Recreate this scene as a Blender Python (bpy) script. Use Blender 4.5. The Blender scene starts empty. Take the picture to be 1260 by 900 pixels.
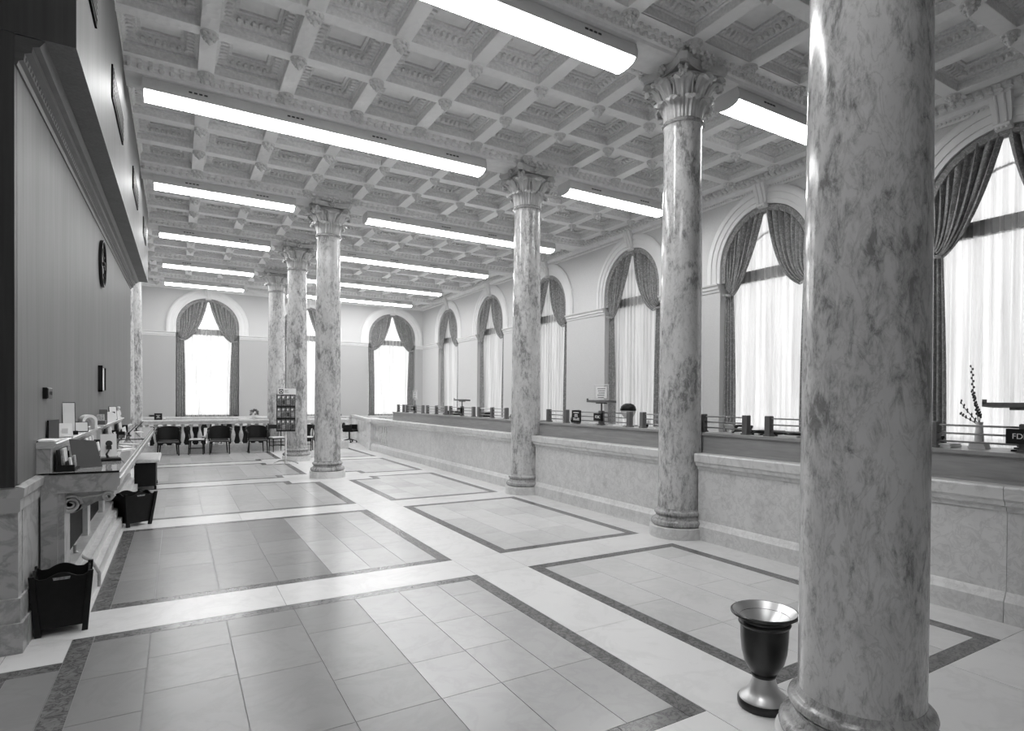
import bpy, math, random
from mathutils import Vector, Matrix
random.seed(7)
PI = math.pi
sc = bpy.context.scene
COL = sc.collection

# ------------------------------------------------------------------ camera
H = 1.70
cd = bpy.data.cameras.new('camera'); cam = bpy.data.objects.new('camera', cd); COL.objects.link(cam)
cd.sensor_width = 36.0; cd.sensor_fit = 'HORIZONTAL'
cd.lens = 733.04 * 36.0 / 1260.0
cd.shift_x = -(672.98 - 630.0) / 1260.0
cd.shift_y = (500.64 - 450.0) / 1260.0
cd.clip_start = 0.05; cd.clip_end = 300
th, pt, ro = 0.5551, -0.0102, 0.0085
fw = Vector((math.sin(th) * math.cos(pt), math.cos(th) * math.cos(pt), math.sin(pt)))
rt0 = Vector((math.cos(th), -math.sin(th), 0)); up0 = rt0.cross(fw)
rt = rt0 * math.cos(ro) + up0 * math.sin(ro); up = up0 * math.cos(ro) - rt0 * math.sin(ro)
cam.matrix_world = Matrix(((rt.x, up.x, -fw.x, 0), (rt.y, up.y, -fw.y, 0), (rt.z, up.z, -fw.z, H), (0, 0, 0, 1)))
sc.camera = cam

# ------------------------------------------------------------------ sky, lamp strength, exposure
SKY = 3.7          # overcast daylight outside the windows
LAMP = 34.0        # fluorescent lens
w = bpy.data.worlds.new('world'); sc.world = w; w.use_nodes = True
bg = w.node_tree.nodes['Background']; bg.inputs[0].default_value = (1, 1, 1, 1); bg.inputs[1].default_value = SKY
sc.view_settings.view_transform = 'Standard'; sc.view_settings.look = 'None'
sc.view_settings.gamma = 1.0; sc.view_settings.use_curve_mapping = False
sc.view_settings.exposure = -0.55
sc.cycles.max_bounces = 8; sc.cycles.diffuse_bounces = 5; sc.cycles.transparent_max_bounces = 16
sc.cycles.use_denoising = True; sc.cycles.sample_clamp_indirect = 8.0

# ------------------------------------------------------------------ materials
def newmat(name):
    m = bpy.data.materials.new(name); m.use_nodes = True
    nt = m.node_tree; b = nt.nodes['Principled BSDF']
    return m, nt, b
def g3(v): return (v, v, v, 1)
def coords(nt, scale=(1, 1, 1), world=True, rnd=0.0):
    if world:
        src = nt.nodes.new('ShaderNodeNewGeometry').outputs['Position']
    else:
        src = nt.nodes.new('ShaderNodeTexCoord').outputs['Object']
    if rnd:
        oi = nt.nodes.new('ShaderNodeObjectInfo')
        mu = nt.nodes.new('ShaderNodeMath'); mu.operation = 'MULTIPLY'; mu.inputs[1].default_value = rnd
        nt.links.new(oi.outputs['Random'], mu.inputs[0])
        ad = nt.nodes.new('ShaderNodeVectorMath'); ad.operation = 'ADD'
        nt.links.new(src, ad.inputs[0]); nt.links.new(mu.outputs[0], ad.inputs[1]); src = ad.outputs[0]
    mp = nt.nodes.new('ShaderNodeMapping'); mp.inputs['Scale'].default_value = scale
    nt.links.new(src, mp.inputs['Vector'])
    return mp.outputs[0]
def noise(nt, vec, scale, detail=5, dist=0.0, rough=0.55):
    n = nt.nodes.new('ShaderNodeTexNoise'); n.inputs['Scale'].default_value = scale
    n.inputs['Detail'].default_value = detail; n.inputs['Distortion'].default_value = dist; n.inputs['Roughness'].default_value = rough
    nt.links.new(vec, n.inputs['Vector']); return n.outputs['Fac']
def ramp(nt, fac, stops):
    r = nt.nodes.new('ShaderNodeValToRGB'); e = r.color_ramp.elements
    e[0].position, e[0].color = stops[0][0], g3(stops[0][1]); e[1].position, e[1].color = stops[-1][0], g3(stops[-1][1])
    for p, c in stops[1:-1]:
        x = e.new(p); x.color = g3(c)
    nt.links.new(fac, r.inputs[0]); return r.outputs[0]
def mul(nt, a, b, mode='MULTIPLY', fac=1.0):
    m = nt.nodes.new('ShaderNodeMix'); m.data_type = 'RGBA'; m.blend_type = mode; m.inputs[0].default_value = fac
    nt.links.new(a, m.inputs[6])
    if isinstance(b, float): m.inputs[7].default_value = g3(b)
    else: nt.links.new(b, m.inputs[7])
    return m.outputs[2]
def rndcol(nt, col, amt):
    oi = nt.nodes.new('ShaderNodeObjectInfo')
    r = nt.nodes.new('ShaderNodeMapRange'); r.inputs[3].default_value = 1 - amt; r.inputs[4].default_value = 1 + amt * .4
    nt.links.new(oi.outputs['Random'], r.inputs[0])
    return mul(nt, col, r.outputs[0])
def bump(nt, b, h, s, d=0.01):
    bp = nt.nodes.new('ShaderNodeBump'); bp.inputs['Strength'].default_value = s; bp.inputs['Distance'].default_value = d
    nt.links.new(h, bp.inputs['Height']); nt.links.new(bp.outputs[0], b.inputs['Normal'])
def plain(name, v, rough=.5, metal=0.0, var=.12, vs=6.0, spec=.5, bmp=0.0):
    m, nt, b = newmat(name)
    vec = coords(nt, world=False)
    n = noise(nt, vec, vs, 4)
    c = ramp(nt, n, [(.3, v * (1 - var)), (.7, v * (1 + var))])
    nt.links.new(c, b.inputs['Base Color'])
    b.inputs['Roughness'].default_value = rough; b.inputs['Metallic'].default_value = metal
    b.inputs['Specular IOR Level'].default_value = spec
    if bmp: bump(nt, b, n, bmp)
    return m
def marble(name, v, dark, scale=1.6, rough=.22, mott=.18, vein=.5, rnd=0.0, vary=0.0, world=True, stretch=(1, 1, 1), spec=.5):
    m, nt, b = newmat(name)
    vec = coords(nt, stretch, world, rnd)
    big = noise(nt, vec, scale, 8, .35, .62)
    c = ramp(nt, big, [(.25, v * (1 - mott)), (.5, v), (.75, v * (1 + mott * .5))])
    vn = noise(nt, vec, scale * 1.7, 9, .7, .62)
    vv = ramp(nt, vn, [(.44, 1.0), (.495, 1 - vein), (.505, 1 - vein), (.55, 1.0)])
    blot = noise(nt, vec, scale * .9, 10, .5, .7)
    bl = ramp(nt, blot, [(.30, dark / v), (.43, 1.0)])
    c = mul(nt, mul(nt, c, vv), bl)
    if vary: c = rndcol(nt, c, vary)
    nt.links.new(c, b.inputs['Base Color'])
    b.inputs['Roughness'].default_value = rough; b.inputs['Specular IOR Level'].default_value = spec
    return m
def wood(name, v, var=.15, rough=.4, grain=(60, 60, 1.2), spec=.5):
    m, nt, b = newmat(name)
    vec = coords(nt, grain, True)
    n = noise(nt, vec, 1.0, 6, .3)
    n2 = noise(nt, coords(nt, (grain[0] * .08, grain[1] * .08, grain[2] * .3)), 1.0, 3)
    c = mul(nt, ramp(nt, n, [(.3, v * (1 - var)), (.7, v * (1 + var))]), ramp(nt, n2, [(.3, .88), (.7, 1.08)]))
    nt.links.new(c, b.inputs['Base Color']); b.inputs['Roughness'].default_value = rough; b.inputs['Specular IOR Level'].default_value = spec
    return m
M = {}
M['plaster'] = plain('painted_plaster', .72, .6, var=.03, vs=3)
M['wallfab'] = plain('wall_covering', .60, .7, var=.04, vs=40)
m, nt, b = newmat('end_wall_covering'); gz = nt.nodes.new('ShaderNodeNewGeometry'); sp = nt.nodes.new('ShaderNodeSeparateXYZ'); nt.links.new(gz.outputs['Position'], sp.inputs[0])
gt = nt.nodes.new('ShaderNodeMath'); gt.operation = 'GREATER_THAN'; gt.inputs[1].default_value = 4.1; nt.links.new(sp.outputs[2], gt.inputs[0])
nt.links.new(ramp(nt, gt.outputs[0], [(0, .45), (1, .58)]), b.inputs['Base Color']); b.inputs['Roughness'].default_value = .7; M['endwall'] = m
M['ceil'] = plain('ceiling_plaster', .76, .7, var=.06, vs=8)
M['ornament'] = plain('ornament_plaster', .68, .7, var=.12, vs=30)
m, nt, b = newmat('scroll_relief_plaster'); v_ = coords(nt, (1, 1, 1), True)
wv = nt.nodes.new('ShaderNodeTexVoronoi'); wv.inputs['Scale'].default_value = 11; nt.links.new(v_, wv.inputs['Vector'])
b.inputs['Base Color'].default_value = g3(.76); b.inputs['Roughness'].default_value = .7; bump(nt, b, wv.outputs['Distance'], .5, .02); M['relief'] = m
def mottled(name, v, rough=.16, sc_=1.0):
    m, nt, b = newmat(name)
    vec = coords(nt, (1.6 * sc_, 1.6 * sc_, .7 * sc_), False, 30)
    c = ramp(nt, noise(nt, vec, 2.2, 8, .8, .65), [(.28, v * .80), (.5, v), (.72, v * 1.12)])
    # clouds of fine dark flecks
    lo = noise(nt, vec, 1.5, 4, 1.0, .6); hi = noise(nt, vec, 13.0, 10, .4, .74)
    ad = nt.nodes.new('ShaderNodeMath'); ad.operation = 'MULTIPLY_ADD'; ad.inputs[1].default_value = .75; nt.links.new(lo, ad.inputs[0]); nt.links.new(hi, ad.inputs[2])
    c = mul(nt, c, ramp(nt, ad.outputs[0], [(.73, .42), (.83, .78), (.93, 1.0)]))
    ln = noise(nt, vec, 5.0, 8, .9, .6)
    c = mul(nt, c, ramp(nt, ln, [(.475, 1.0), (.497, .82), (.503, .82), (.525, 1.0)]))
    nt.links.new(c, b.inputs['Base Color']); b.inputs['Roughness'].default_value = rough
    return m
M['column'] = mottled('column_marble', .60)
M['colbase'] = mottled('column_base_marble', .44, .22, 1.4)
M['parapet'] = marble('parapet_marble', .68, .56, 5, .35, .14, .14, rnd=20, vary=.06)
M['ledge'] = marble('parapet_ledge_marble', .70, .58, 2.2, .3, .08, .15, rnd=20, vary=.05)
M['dado'] = marble('dado_marble', .50, .36, 2.0, .3, .12, .3, rnd=20, vary=.05)
M['strip'] = marble('white_floor_marble', .74, .62, 1.3, .24, .05, .06, rnd=40, vary=.05)
M['tile_lit'] = marble('lit_panel_floor_marble', .60, .54, 1.6, .24, .07, .05, rnd=40, vary=.12)  # right panels: same marble, their stronger light put into the colour
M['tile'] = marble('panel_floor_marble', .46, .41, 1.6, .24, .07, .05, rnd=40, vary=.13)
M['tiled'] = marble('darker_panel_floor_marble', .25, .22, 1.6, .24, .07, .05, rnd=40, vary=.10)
M['border'] = marble('dark_border_marble', .17, .09, 9, .2, .35, .5, rnd=40, vary=.12)
M['joint'] = plain('floor_joint_mortar', .22, .8)
M['wood'] = wood('panel_veneer', .145, .16, .52, (45, 45, .9), .25)
M['wooddark'] = wood('dark_cornice_wood', .055, .2, .4, (6, 6, 30))
M['woodshade'] = wood('shaded_end_wood', .03, .25, .5, (40, 40, 1.0))  # for the unlit end faces; their shade is put into the colour
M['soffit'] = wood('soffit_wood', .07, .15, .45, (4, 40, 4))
M['screen'] = wood('screen_wood', .30, .12, .35, (30, 3, 30))
M['post'] = wood('screen_post_wood', .14, .12, .35, (30, 30, 3))
M['rail'] = plain('rail_metal', .32, .35, 1.0)
M['black'] = plain('black_lacquer', .009, .4, var=.2, spec=.3)
M['blackwood'] = plain('black_stained_wood', .007, .5, var=.3, vs=20, spec=.25)
M['leather'] = plain('dark_leather', .005, .45, var=.3, vs=14, bmp=.1, spec=.25)
M['leatheredge'] = plain('pale_edge_leather', .10, .5, var=.2)  # lighter leather for the strip along the seat front
M['paleseat'] = plain('pale_seat_fabric', .55, .8)
M['darkgrey'] = plain('dark_grey_board', .09, .55)
M['paper'] = plain('paper', .80, .7, var=.04)
M['greypaper'] = plain('grey_print', .28, .6, var=.5, vs=60)
M['white'] = plain('white_enamel', .70, .35, var=.03)
M['lampbody'] = plain('lamp_housing_enamel', .60, .4, var=.03)
M['slot'] = plain('dark_slot', .03, .7)
M['steel'] = plain('brushed_steel', .45, .28, 1.0)
M['bronze'] = plain('dark_bronze', .05, .28, .7, var=.15)
M['bronzelight'] = plain('brushed_bronze', .62, .34, .8, var=.1, vs=3)
M['leaf'] = plain('dark_foliage', .03, .6)
M['catkin'] = plain('willow_catkin', .05, .8)
M['china'] = plain('white_china', .65, .25, var=.03)
M['winframe'] = plain('window_frame_paint', .30, .5)
M['outside'] = plain('pale_outside_paving', .5, .9)
# glowing lens
m, nt, b = newmat('fluorescent_lens')
b.inputs['Base Color'].default_value = g3(.8); b.inputs['Emission Color'].default_value = (1, 1, 1, 1); b.inputs['Emission Strength'].default_value = LAMP
M['lens'] = m
# damask
m, nt, b = newmat('damask'); vec = coords(nt, (1, 1, 1), False)
n1 = noise(nt, vec, 10, 3, 2.2)
c = ramp(nt, n1, [(.46, .19), (.53, .22), (.57, .40), (.62, .22)])
c = mul(nt, c, ramp(nt, noise(nt, vec, 160, 2), [(.3, .88), (.7, 1.10)]))
nt.links.new(c, b.inputs['Base Color']); b.inputs['Roughness'].default_value = .7; b.inputs['Sheen Weight'].default_value = .3
M['damask'] = m
# sheer voile: thin woven cloth, part open, part translucent
m, nt, b = newmat('voile'); nt.nodes.remove(b); out = nt.nodes['Material Output']
tl = nt.nodes.new('ShaderNodeBsdfTranslucent'); tl.inputs[0].default_value = g3(.88)
df = nt.nodes.new('ShaderNodeBsdfDiffuse'); df.inputs[0].default_value = g3(.85)
tr = nt.nodes.new('ShaderNodeBsdfTransparent'); tr.inputs[0].default_value = g3(1)
a1 = nt.nodes.new('ShaderNodeMixShader'); a1.inputs[0].default_value = .25
nt.links.new(tl.outputs[0], a1.inputs[1]); nt.links.new(df.outputs[0], a1.inputs[2])
a2 = nt.nodes.new('ShaderNodeMixShader')
vn = noise(nt, coords(nt, (9, 9, .25), False), 1.0, 3)
rr = nt.nodes.new('ShaderNodeMapRange'); rr.inputs[1].default_value = .35; rr.inputs[2].default_value = .65; rr.inputs[3].default_value = .68; rr.inputs[4].default_value = .95
nt.links.new(vn, rr.inputs[0]); nt.links.new(rr.outputs[0], a2.inputs[0])
nt.links.new(tr.outputs[0], a2.inputs[1]); nt.links.new(a1.outputs[0], a2.inputs[2]); nt.links.new(a2.outputs[0], out.inputs[0])
M['voile'] = m
# glass
m, nt, b = newmat('window_glass'); nt.nodes.remove(b); out = nt.nodes['Material Output']
tr = nt.nodes.new('ShaderNodeBsdfTransparent'); tr.inputs[0].default_value = g3(.94)
gl = nt.nodes.new('ShaderNodeBsdfGlossy'); gl.inputs['Roughness'].default_value = .03
fr = nt.nodes.new('ShaderNodeFresnel'); fr.inputs[0].default_value = 1.45
mx = nt.nodes.new('ShaderNodeMixShader'); nt.links.new(fr.outputs[0], mx.inputs[0]); nt.links.new(tr.outputs[0], mx.inputs[1]); nt.links.new(gl.outputs[0], mx.inputs[2])
nt.links.new(mx.outputs[0], out.inputs[0]); M['glass'] = m
# counter glass sheet: dark glossy plate
M['plate'] = marble('glass_topped_marble', .40, .33, 2.0, .05, .1, .2)
M['grille'] = plain('dark_grille_metal', .05, .4, .6)

# ------------------------------------------------------------------ mesh helpers
class MB:
    def __init__(s): s.v = []; s.f = []
    def add(s, vs, fs):
        o = len(s.v); s.v += [tuple(p) for p in vs]; s.f += [tuple(i + o for i in f) for f in fs]; return s
    def box(s, x0, x1, y0, y1, z0, z1):
        return s.add([(x, y, z) for z in (z0, z1) for x, y in ((x0, y0), (x1, y0), (x1, y1), (x0, y1))],
                     [(3, 2, 1, 0), (4, 5, 6, 7), (0, 1, 5, 4), (1, 2, 6, 5), (2, 3, 7, 6), (3, 0, 4, 7)])
    def bbox(s, x0, x1, y0, y1, z0, z1, b):
        # box with chamfered vertical and top edges
        prof = [(0, z0), (0, z1 - b), (b, z1)]
        vs = []
        for d, z in prof:
            vs += [(x0 + d, y0 + d, z), (x1 - d, y0 + d, z), (x1 - d, y1 - d, z), (x0 + d, y1 - d, z)]
        fs = [(3, 2, 1, 0), (8, 9, 10, 11)]
        for k in range(2):
            for i in range(4): fs.append((k * 4 + i, k * 4 + (i + 1) % 4, k * 4 + 4 + (i + 1) % 4, k * 4 + 4 + i))
        return s.add(vs, fs)
    def hexa(s, p):  # 8 points: bottom 4 ccw, top 4
        return s.add(p, [(3, 2, 1, 0), (4, 5, 6, 7), (0, 1, 5, 4), (1, 2, 6, 5), (2, 3, 7, 6), (3, 0, 4, 7)])
    def lathe(s, prof, n=32, c=(0, 0, 0), cap=True):
        vs = []; fs = []; k = len(prof)
        for r, z in prof:
            for i in range(n):
                a = 2 * PI * i / n; vs.append((c[0] + r * math.cos(a), c[1] + r * math.sin(a), c[2] + z))
        for j in range(k - 1):
            for i in range(n): fs.append((j * n + i, j * n + (i + 1) % n, (j + 1) * n + (i + 1) % n, (j + 1) * n + i))
        if cap:
            fs.append(tuple(range(n - 1, -1, -1))); fs.append(tuple((k - 1) * n + i for i in range(n)))
        return s.add(vs, fs)
    def tube(s, pts, r, n=8, cap=True):
        pts = [Vector(p) for p in pts]; R = r if isinstance(r, (list, tuple)) else [r] * len(pts)
        vs = []; fs = []; ref = None
        for i, p in enumerate(pts):
            t = (pts[min(i + 1, len(pts) - 1)] - pts[max(i - 1, 0)]).normalized()
            if ref is None: ref = t.orthogonal().normalized()
            a = (ref - t * ref.dot(t)).normalized(); b_ = t.cross(a); ref = a
            for j in range(n):
                q = 2 * PI * j / n; vs.append(p + (a * math.cos(q) + b_ * math.sin(q)) * R[i])
        for i in range(len(pts) - 1):
            for j in range(n): fs.append((i * n + j, i * n + (j + 1) % n, (i + 1) * n + (j + 1) % n, (i + 1) * n + j))
        if cap: fs.append(tuple(range(n - 1, -1, -1))); fs.append(tuple((len(pts) - 1) * n + j for j in range(n)))
        return s.add(vs, fs)
    def prism(s, poly, axis, a, b):
        # polygon in the two other axes, extruded along axis from a to b
        def P(p, t):
            return {'x': (t, p[0], p[1]), 'y': (p[0], t, p[1]), 'z': (p[0], p[1], t)}[axis]
        n = len(poly)
        vs = [P(p, a) for p in poly] + [P(p, b) for p in poly]
        fs = [tuple(range(n - 1, -1, -1)), tuple(range(n, 2 * n))] + [(i, (i + 1) % n, n + (i + 1) % n, n + i) for i in range(n)]
        return s.add(vs, fs)
    def grid(s, fn, nu, nv, wrap=False):
        vs = [fn(i / nu, j / nv) for j in range(nv + 1) for i in range(nu + 1)]
        fs = [(j * (nu + 1) + i, j * (nu + 1) + i + 1, (j + 1) * (nu + 1) + i + 1, (j + 1) * (nu + 1) + i) for j in range(nv) for i in range(nu)]
        return s.add(vs, fs)
    def sheet(s, fn, nu, nv, t):
        # a closed shell of thickness t round a grid surface
        W = nu + 1; P = [[Vector(fn(i / nu, j / nv)) for i in range(W)] for j in range(nv + 1)]
        back = []
        for j in range(nv + 1):
            for i in range(W):
                du = P[j][min(i + 1, nu)] - P[j][max(i - 1, 0)]; dv = P[min(j + 1, nv)][i] - P[max(j - 1, 0)][i]
                n_ = du.cross(dv)
                n_ = n_.normalized() if n_.length > 1e-9 else Vector((0, 0, 1))
                back.append(P[j][i] - n_ * t)
        vs = [p for r in P for p in r] + back; o = W * (nv + 1); fs = []
        for j in range(nv):
            for i in range(nu):
                a, b_, c, d = j * W + i, j * W + i + 1, (j + 1) * W + i + 1, (j + 1) * W + i
                fs += [(a, b_, c, d), (o + d, o + c, o + b_, o + a)]
        ring = [i for i in range(W)] + [j * W + nu for j in range(1, nv + 1)] + [nv * W + i for i in range(nu - 1, -1, -1)] + [j * W for j in range(nv - 1, 0, -1)]
        for k in range(len(ring)):
            a, b_ = ring[k], ring[(k + 1) % len(ring)]; fs.append((b_, a, o + a, o + b_))
        return s.add(vs, fs)
    def ball(s, c, r, nu=8, nv=6, sz=(1, 1, 1)):
        vs = [(c[0], c[1], c[2] - r * sz[2])]
        for j in range(1, nv):
            a = -PI / 2 + PI * j / nv
            for i in range(nu):
                q = 2 * PI * i / nu; vs.append((c[0] + r * sz[0] * math.cos(a) * math.cos(q), c[1] + r * sz[1] * math.cos(a) * math.sin(q), c[2] + r * sz[2] * math.sin(a)))
        vs.append((c[0], c[1], c[2] + r * sz[2])); L = len(vs) - 1; fs = []
        for i in range(nu):
            fs.append((0, 1 + (i + 1) % nu, 1 + i)); fs.append((L, 1 + (nv - 2) * nu + i, 1 + (nv - 2) * nu + (i + 1) % nu))
            for j in range(nv - 2):
                fs.append((1 + j * nu + i, 1 + j * nu + (i + 1) % nu, 1 + (j + 1) * nu + (i + 1) % nu, 1 + (j + 1) * nu + i))
        return s.add(vs, fs)
    def xf(s, M4):
        s.v = [tuple(M4 @ Vector(p)) for p in s.v]; return s
    def mesh(s, name, mt, smooth=40):
        me = bpy.data.meshes.new(name); me.from_pydata(s.v, [], s.f); me.update()
        if mt: me.materials.append(M[mt] if isinstance(mt, str) else mt)
        if smooth:
            me.polygons.foreach_set('use_smooth', [True] * len(me.polygons)); me.set_sharp_from_angle(angle=math.radians(smooth))
        return me
    def build(s, name, mt, parent=None, smooth=40, loc=None):
        return link(name, s.mesh(name, mt, smooth), parent, loc)
def link(name, me, parent=None, loc=None, rz=0.0, scale=None):
    o = bpy.data.objects.new(name, me); COL.objects.link(o)
    if parent: o.parent = parent
    if loc: o.location = loc
    if rz: o.rotation_euler = (0, 0, rz)
    if scale: o.scale = scale
    return o
def tag(o, label=None, cat=None, group=None, kind=None):
    if label: o['label'] = label
    if cat: o['category'] = cat
    if group: o['group'] = group
    if kind: o['kind'] = kind
    return o
def thing(name, label, cat, loc=(0, 0, 0), rz=0.0, group=None):
    o = bpy.data.objects.new(name, None); COL.objects.link(o); o.location = loc; o.rotation_euler = (0, 0, rz)
    o.empty_display_size = .1
    return tag(o, label, cat, group)
def kids(o): return [c for c in bpy.data.objects if c.parent == o]
def copy_tree(o, parent=None, KD=None):
    c = o.copy(); COL.objects.link(c)
    if parent: c.parent = parent
    for ch in list(o.children): copy_tree(ch, c)
    return c
def place(proto, first, loc, rz, label, group=None):
    o = proto if first else copy_tree(proto)
    o.location = loc; o.rotation_euler = (0, 0, rz); o['label'] = label
    if group: o['group'] = group
    return o
UNIT = MB().box(-.5, .5, -.5, .5, -.5, .5)
_unit = {}
def ubox(name, mt, parent, x0, x1, y0, y1, z0, z1):
    # a box piece that shares one unit mesh per material
    if mt not in _unit: _unit[mt] = UNIT.mesh('block_' + mt, mt, 0)
    return link(name, _unit[mt], parent, ((x0 + x1) / 2, (y0 + y1) / 2, (z0 + z1) / 2), 0, (x1 - x0, y1 - y0, z1 - z0))
def frange(a, b, step):
    n = max(1, round((b - a) / step)); return [a + (b - a) * i / n for i in range(n + 1)]

# ------------------------------------------------------------------ layout
XM, XR = 2.775, 5.461            # column rows
B = 3.966                        # bay
YC = [1.611, 5.577, 9.543, 13.509, 17.475, 21.441]
XW, YE = 9.66, 26.55             # window wall, end wall
WY = [3.69, 7.655, 11.62, 15.585, 19.55, 23.515]   # window centres along the right wall
EX = [1.01, 4.62, 8.23]                            # window centres along the end wall
ZC = 5.97                        # underside of the ceiling ribs
ZB = 5.86                        # underside of the main beams
HW, ZA, ZSILL = 1.07, 4.47, .93  # window half width, arch centre, sill

# ------------------------------------------------------------------ floor
floor = tag(MB().box(-3.4, XW + .1, -4.2, YE + .1, -.12, -.004).build('floor', 'joint', None, 0), kind='structure')
J = .0022
def slab(name, mt, x0, x1, y0, y1):
    if x1 - x0 < .02 or y1 - y0 < .02: return
    ubox(name, mt, floor, x0 + J, x1 - J, y0 + J, y1 - J, -.02, 0)
BW = .125
XA0, XA1, XB0, XB1 = -.62, 2.478, 3.049, 5.052
def run(name, mt, x0, x1, y0, y1, step, along):
    a, b_ = (x0, x1) if along == 'x' else (y0, y1)
    c = frange(a, b_, step)
    for p, q in zip(c, c[1:]):
        slab(name, mt, *((p, q, y0, y1) if along == 'x' else (x0, x1, p, q)))
def tilefield(x0, x1, y0, y1, cols, far, dark=None, cut=None):
    base = 'tile_lit' if x0 > 3 else 'tile'
    xs = [x0] + [c for c in cols if x0 + .06 < c < x1 - .06] + [x1]
    for a, b_ in zip(xs, xs[1:]):
        y = y0; stops = []
        lim = sorted([c for c in (cut or []) if y0 + .1 < c < y1 - .1] + [y1])
        for l in lim:
            while l - y > (.0 if far else .75):
                d = random.uniform(.5, 1.15) if not far else random.uniform(1.0, 1.7)
                if l - y - d < .3: d = l - y
                stops.append((y, y + d)); y += d
                if y >= l - 1e-6: break
            if l - y > 1e-6: stops.append((y, l)); y = l
        for p, q in stops:
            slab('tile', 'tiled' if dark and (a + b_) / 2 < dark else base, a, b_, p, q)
colsA = [-.5, -.16, .32, .80, 1.28, 1.66, 2.02]
colsB = [3.58, 4.05, 4.5]
NX, NY = .40, .40
def panel(x0, x1, y0, y1, notch, k):
    # dark border frame with notches round the column plinths; notch: dict corner -> True
    far = k >= 3
    cols = colsA if x0 < 1 else colsB
    ya0, ya1 = y0, y1
    def fr(name, *a): run(name, 'border', *a)
    rt_x = x1 if x0 < 1 else x0          # the side next to the column row
    sgn = -1 if x0 < 1 else 1
    lo = y0 + NY if notch.get('near') else y0
    hi = y1 - NY if notch.get('far') else y1
    # side away from the columns
    ox0, ox1 = (x0, x0 + BW) if x0 < 1 else (x1 - BW, x1)
    fr('border_slab', ox0, ox1, y0, y1, 1.4, 'y')
    # side next to the columns
    ix0, ix1 = (x1 - BW, x1) if x0 < 1 else (x0, x0 + BW)
    fr('border_slab', ix0, ix1, lo, hi, 1.4, 'y')
    in0, in1 = (x0 + BW, x1 - BW) if x0 < 1 else (x0 + BW, x1 - BW)
    for e, isn in (('near', notch.get('near')), ('far', notch.get('far'))):
        a, b_ = (y0, y0 + BW) if e == 'near' else (y1 - BW, y1)
        if not isn:
            fr('border_slab', in0, in1, a, b_, 1.3, 'x')
        else:
            c, d = (lo, lo + BW) if e == 'near' else (hi - BW, hi)
            if x0 < 1:
                fr('border_slab', in0, in1 - NX, a, b_, 1.3, 'x'); fr('border_slab', in1 - NX, in1, c, d, 1.3, 'x')
                fr('border_slab', in1 - NX - BW, in1 - NX, b_ if e == 'near' else d, c if e == 'near' else a, 1, 'y') if False else None
                sx = (in1 - NX - BW, in1 - NX); strip = (in1 - NX, x1)
            else:
                fr('border_slab', in0 + NX, in1, a, b_, 1.3, 'x'); fr('border_slab', in0, in0 + NX, c, d, 1.3, 'x')
                sx = (in0 + NX, in0 + NX + BW); strip = (x0, in0 + NX)
            if e == 'near':
                fr('border_slab', sx[0], sx[1], y0 + BW, lo + BW, 1, 'y'); slab('strip_slab', 'strip', strip[0], strip[1], y0, lo)
            else:
                fr('border_slab', sx[0], sx[1], hi - BW, y1 - BW, 1, 'y'); slab('strip_slab', 'strip', strip[0], strip[1], hi, y1)
    # tile field: full middle, then the ends beside the notches
    m0 = lo + BW if notch.get('near') else y0 + BW
    m1 = hi - BW if notch.get('far') else y1 - BW
    dk = 1.28 if x0 < 1 and k < 2 else None  # farther panels use lighter tiles throughout: floor glare put into the colour
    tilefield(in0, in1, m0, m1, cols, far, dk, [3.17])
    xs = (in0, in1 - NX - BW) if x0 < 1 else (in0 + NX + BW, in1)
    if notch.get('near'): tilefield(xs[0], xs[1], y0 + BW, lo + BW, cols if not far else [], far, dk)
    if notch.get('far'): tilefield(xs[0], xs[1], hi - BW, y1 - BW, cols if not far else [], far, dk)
PY = [(1.902 + B * k, 5.263 + B * k) for k in range(5)]
NT = [dict(near=1), {}, dict(far=1), dict(near=1, far=1), dict(near=1, far=1)]
for k, ((y0, y1), nn) in enumerate(zip(PY, NT)):
    if k == 0:
        # the panel by the camera widens to the left beyond the end of the counter
        panel(XA0, XA1, y0, y1, nn, k)
    else:
        panel(XA0 + .04, XA1, y0, y1, nn, k)
    panel(XB0, XB1, y0, y1, nn, k)
# pale strips: centre, along the parapet, along the counter, and across
cross = [(1.297 + B * k, 1.902 + B * k) for k in range(6)]
for k in range(6):
    y0, y1 = cross[k]
    lx = XA0 - .38 if k else -1.8
    run('strip_slab', 'strip', max(lx, -.95), XA1, y0, y1, 1.45, 'x')
    slab('strip_slab', 'strip', XA1, XB0, y0, y1)
    run('strip_slab', 'strip', XB0, 5.50, y0, y1, 1.2, 'x')
    if k < 5:
        run('strip_slab', 'strip', XA1, XB0, y1, cross[k + 1][0], 1.7, 'y')
        run('strip_slab', 'strip', XB1, 5.50, y1, cross[k + 1][0], 1.7, 'y')
        if k > 0: run('strip_slab', 'strip', -.95, XA0 + .04, y1, cross[k + 1][0], 1.7, 'y')
# left foreground: strip by the dado, dark border, tiles in the recess
run('strip_slab', 'strip', -.95, XA0, 4.84, 5.263, 1, 'x'); slab('strip_slab', 'strip', -2.0, -.95, 4.84, 5.25)
run('border_slab', 'border', -1.0, XA0, 4.715, 4.84, 1, 'x')
run('border_slab', 'border', -1.0, -.87, 1.902, 4.715, 1.4, 'y')
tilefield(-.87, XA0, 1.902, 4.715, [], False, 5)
run('strip_slab', 'strip', -2.0, -1.0, 1.3, 4.84, 1.4, 'y')
run('strip_slab', 'strip', XA0, 5.5, -1.0, 1.297, 1.5, 'x')
# far lobby and the staff side
run('strip_slab', 'strip', -1.6, 5.5, 21.732, 26.5, 2.4, 'x')
run('strip_slab', 'strip', 5.5, 9.6, 18.0, 26.5, 2.4, 'y')

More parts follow.
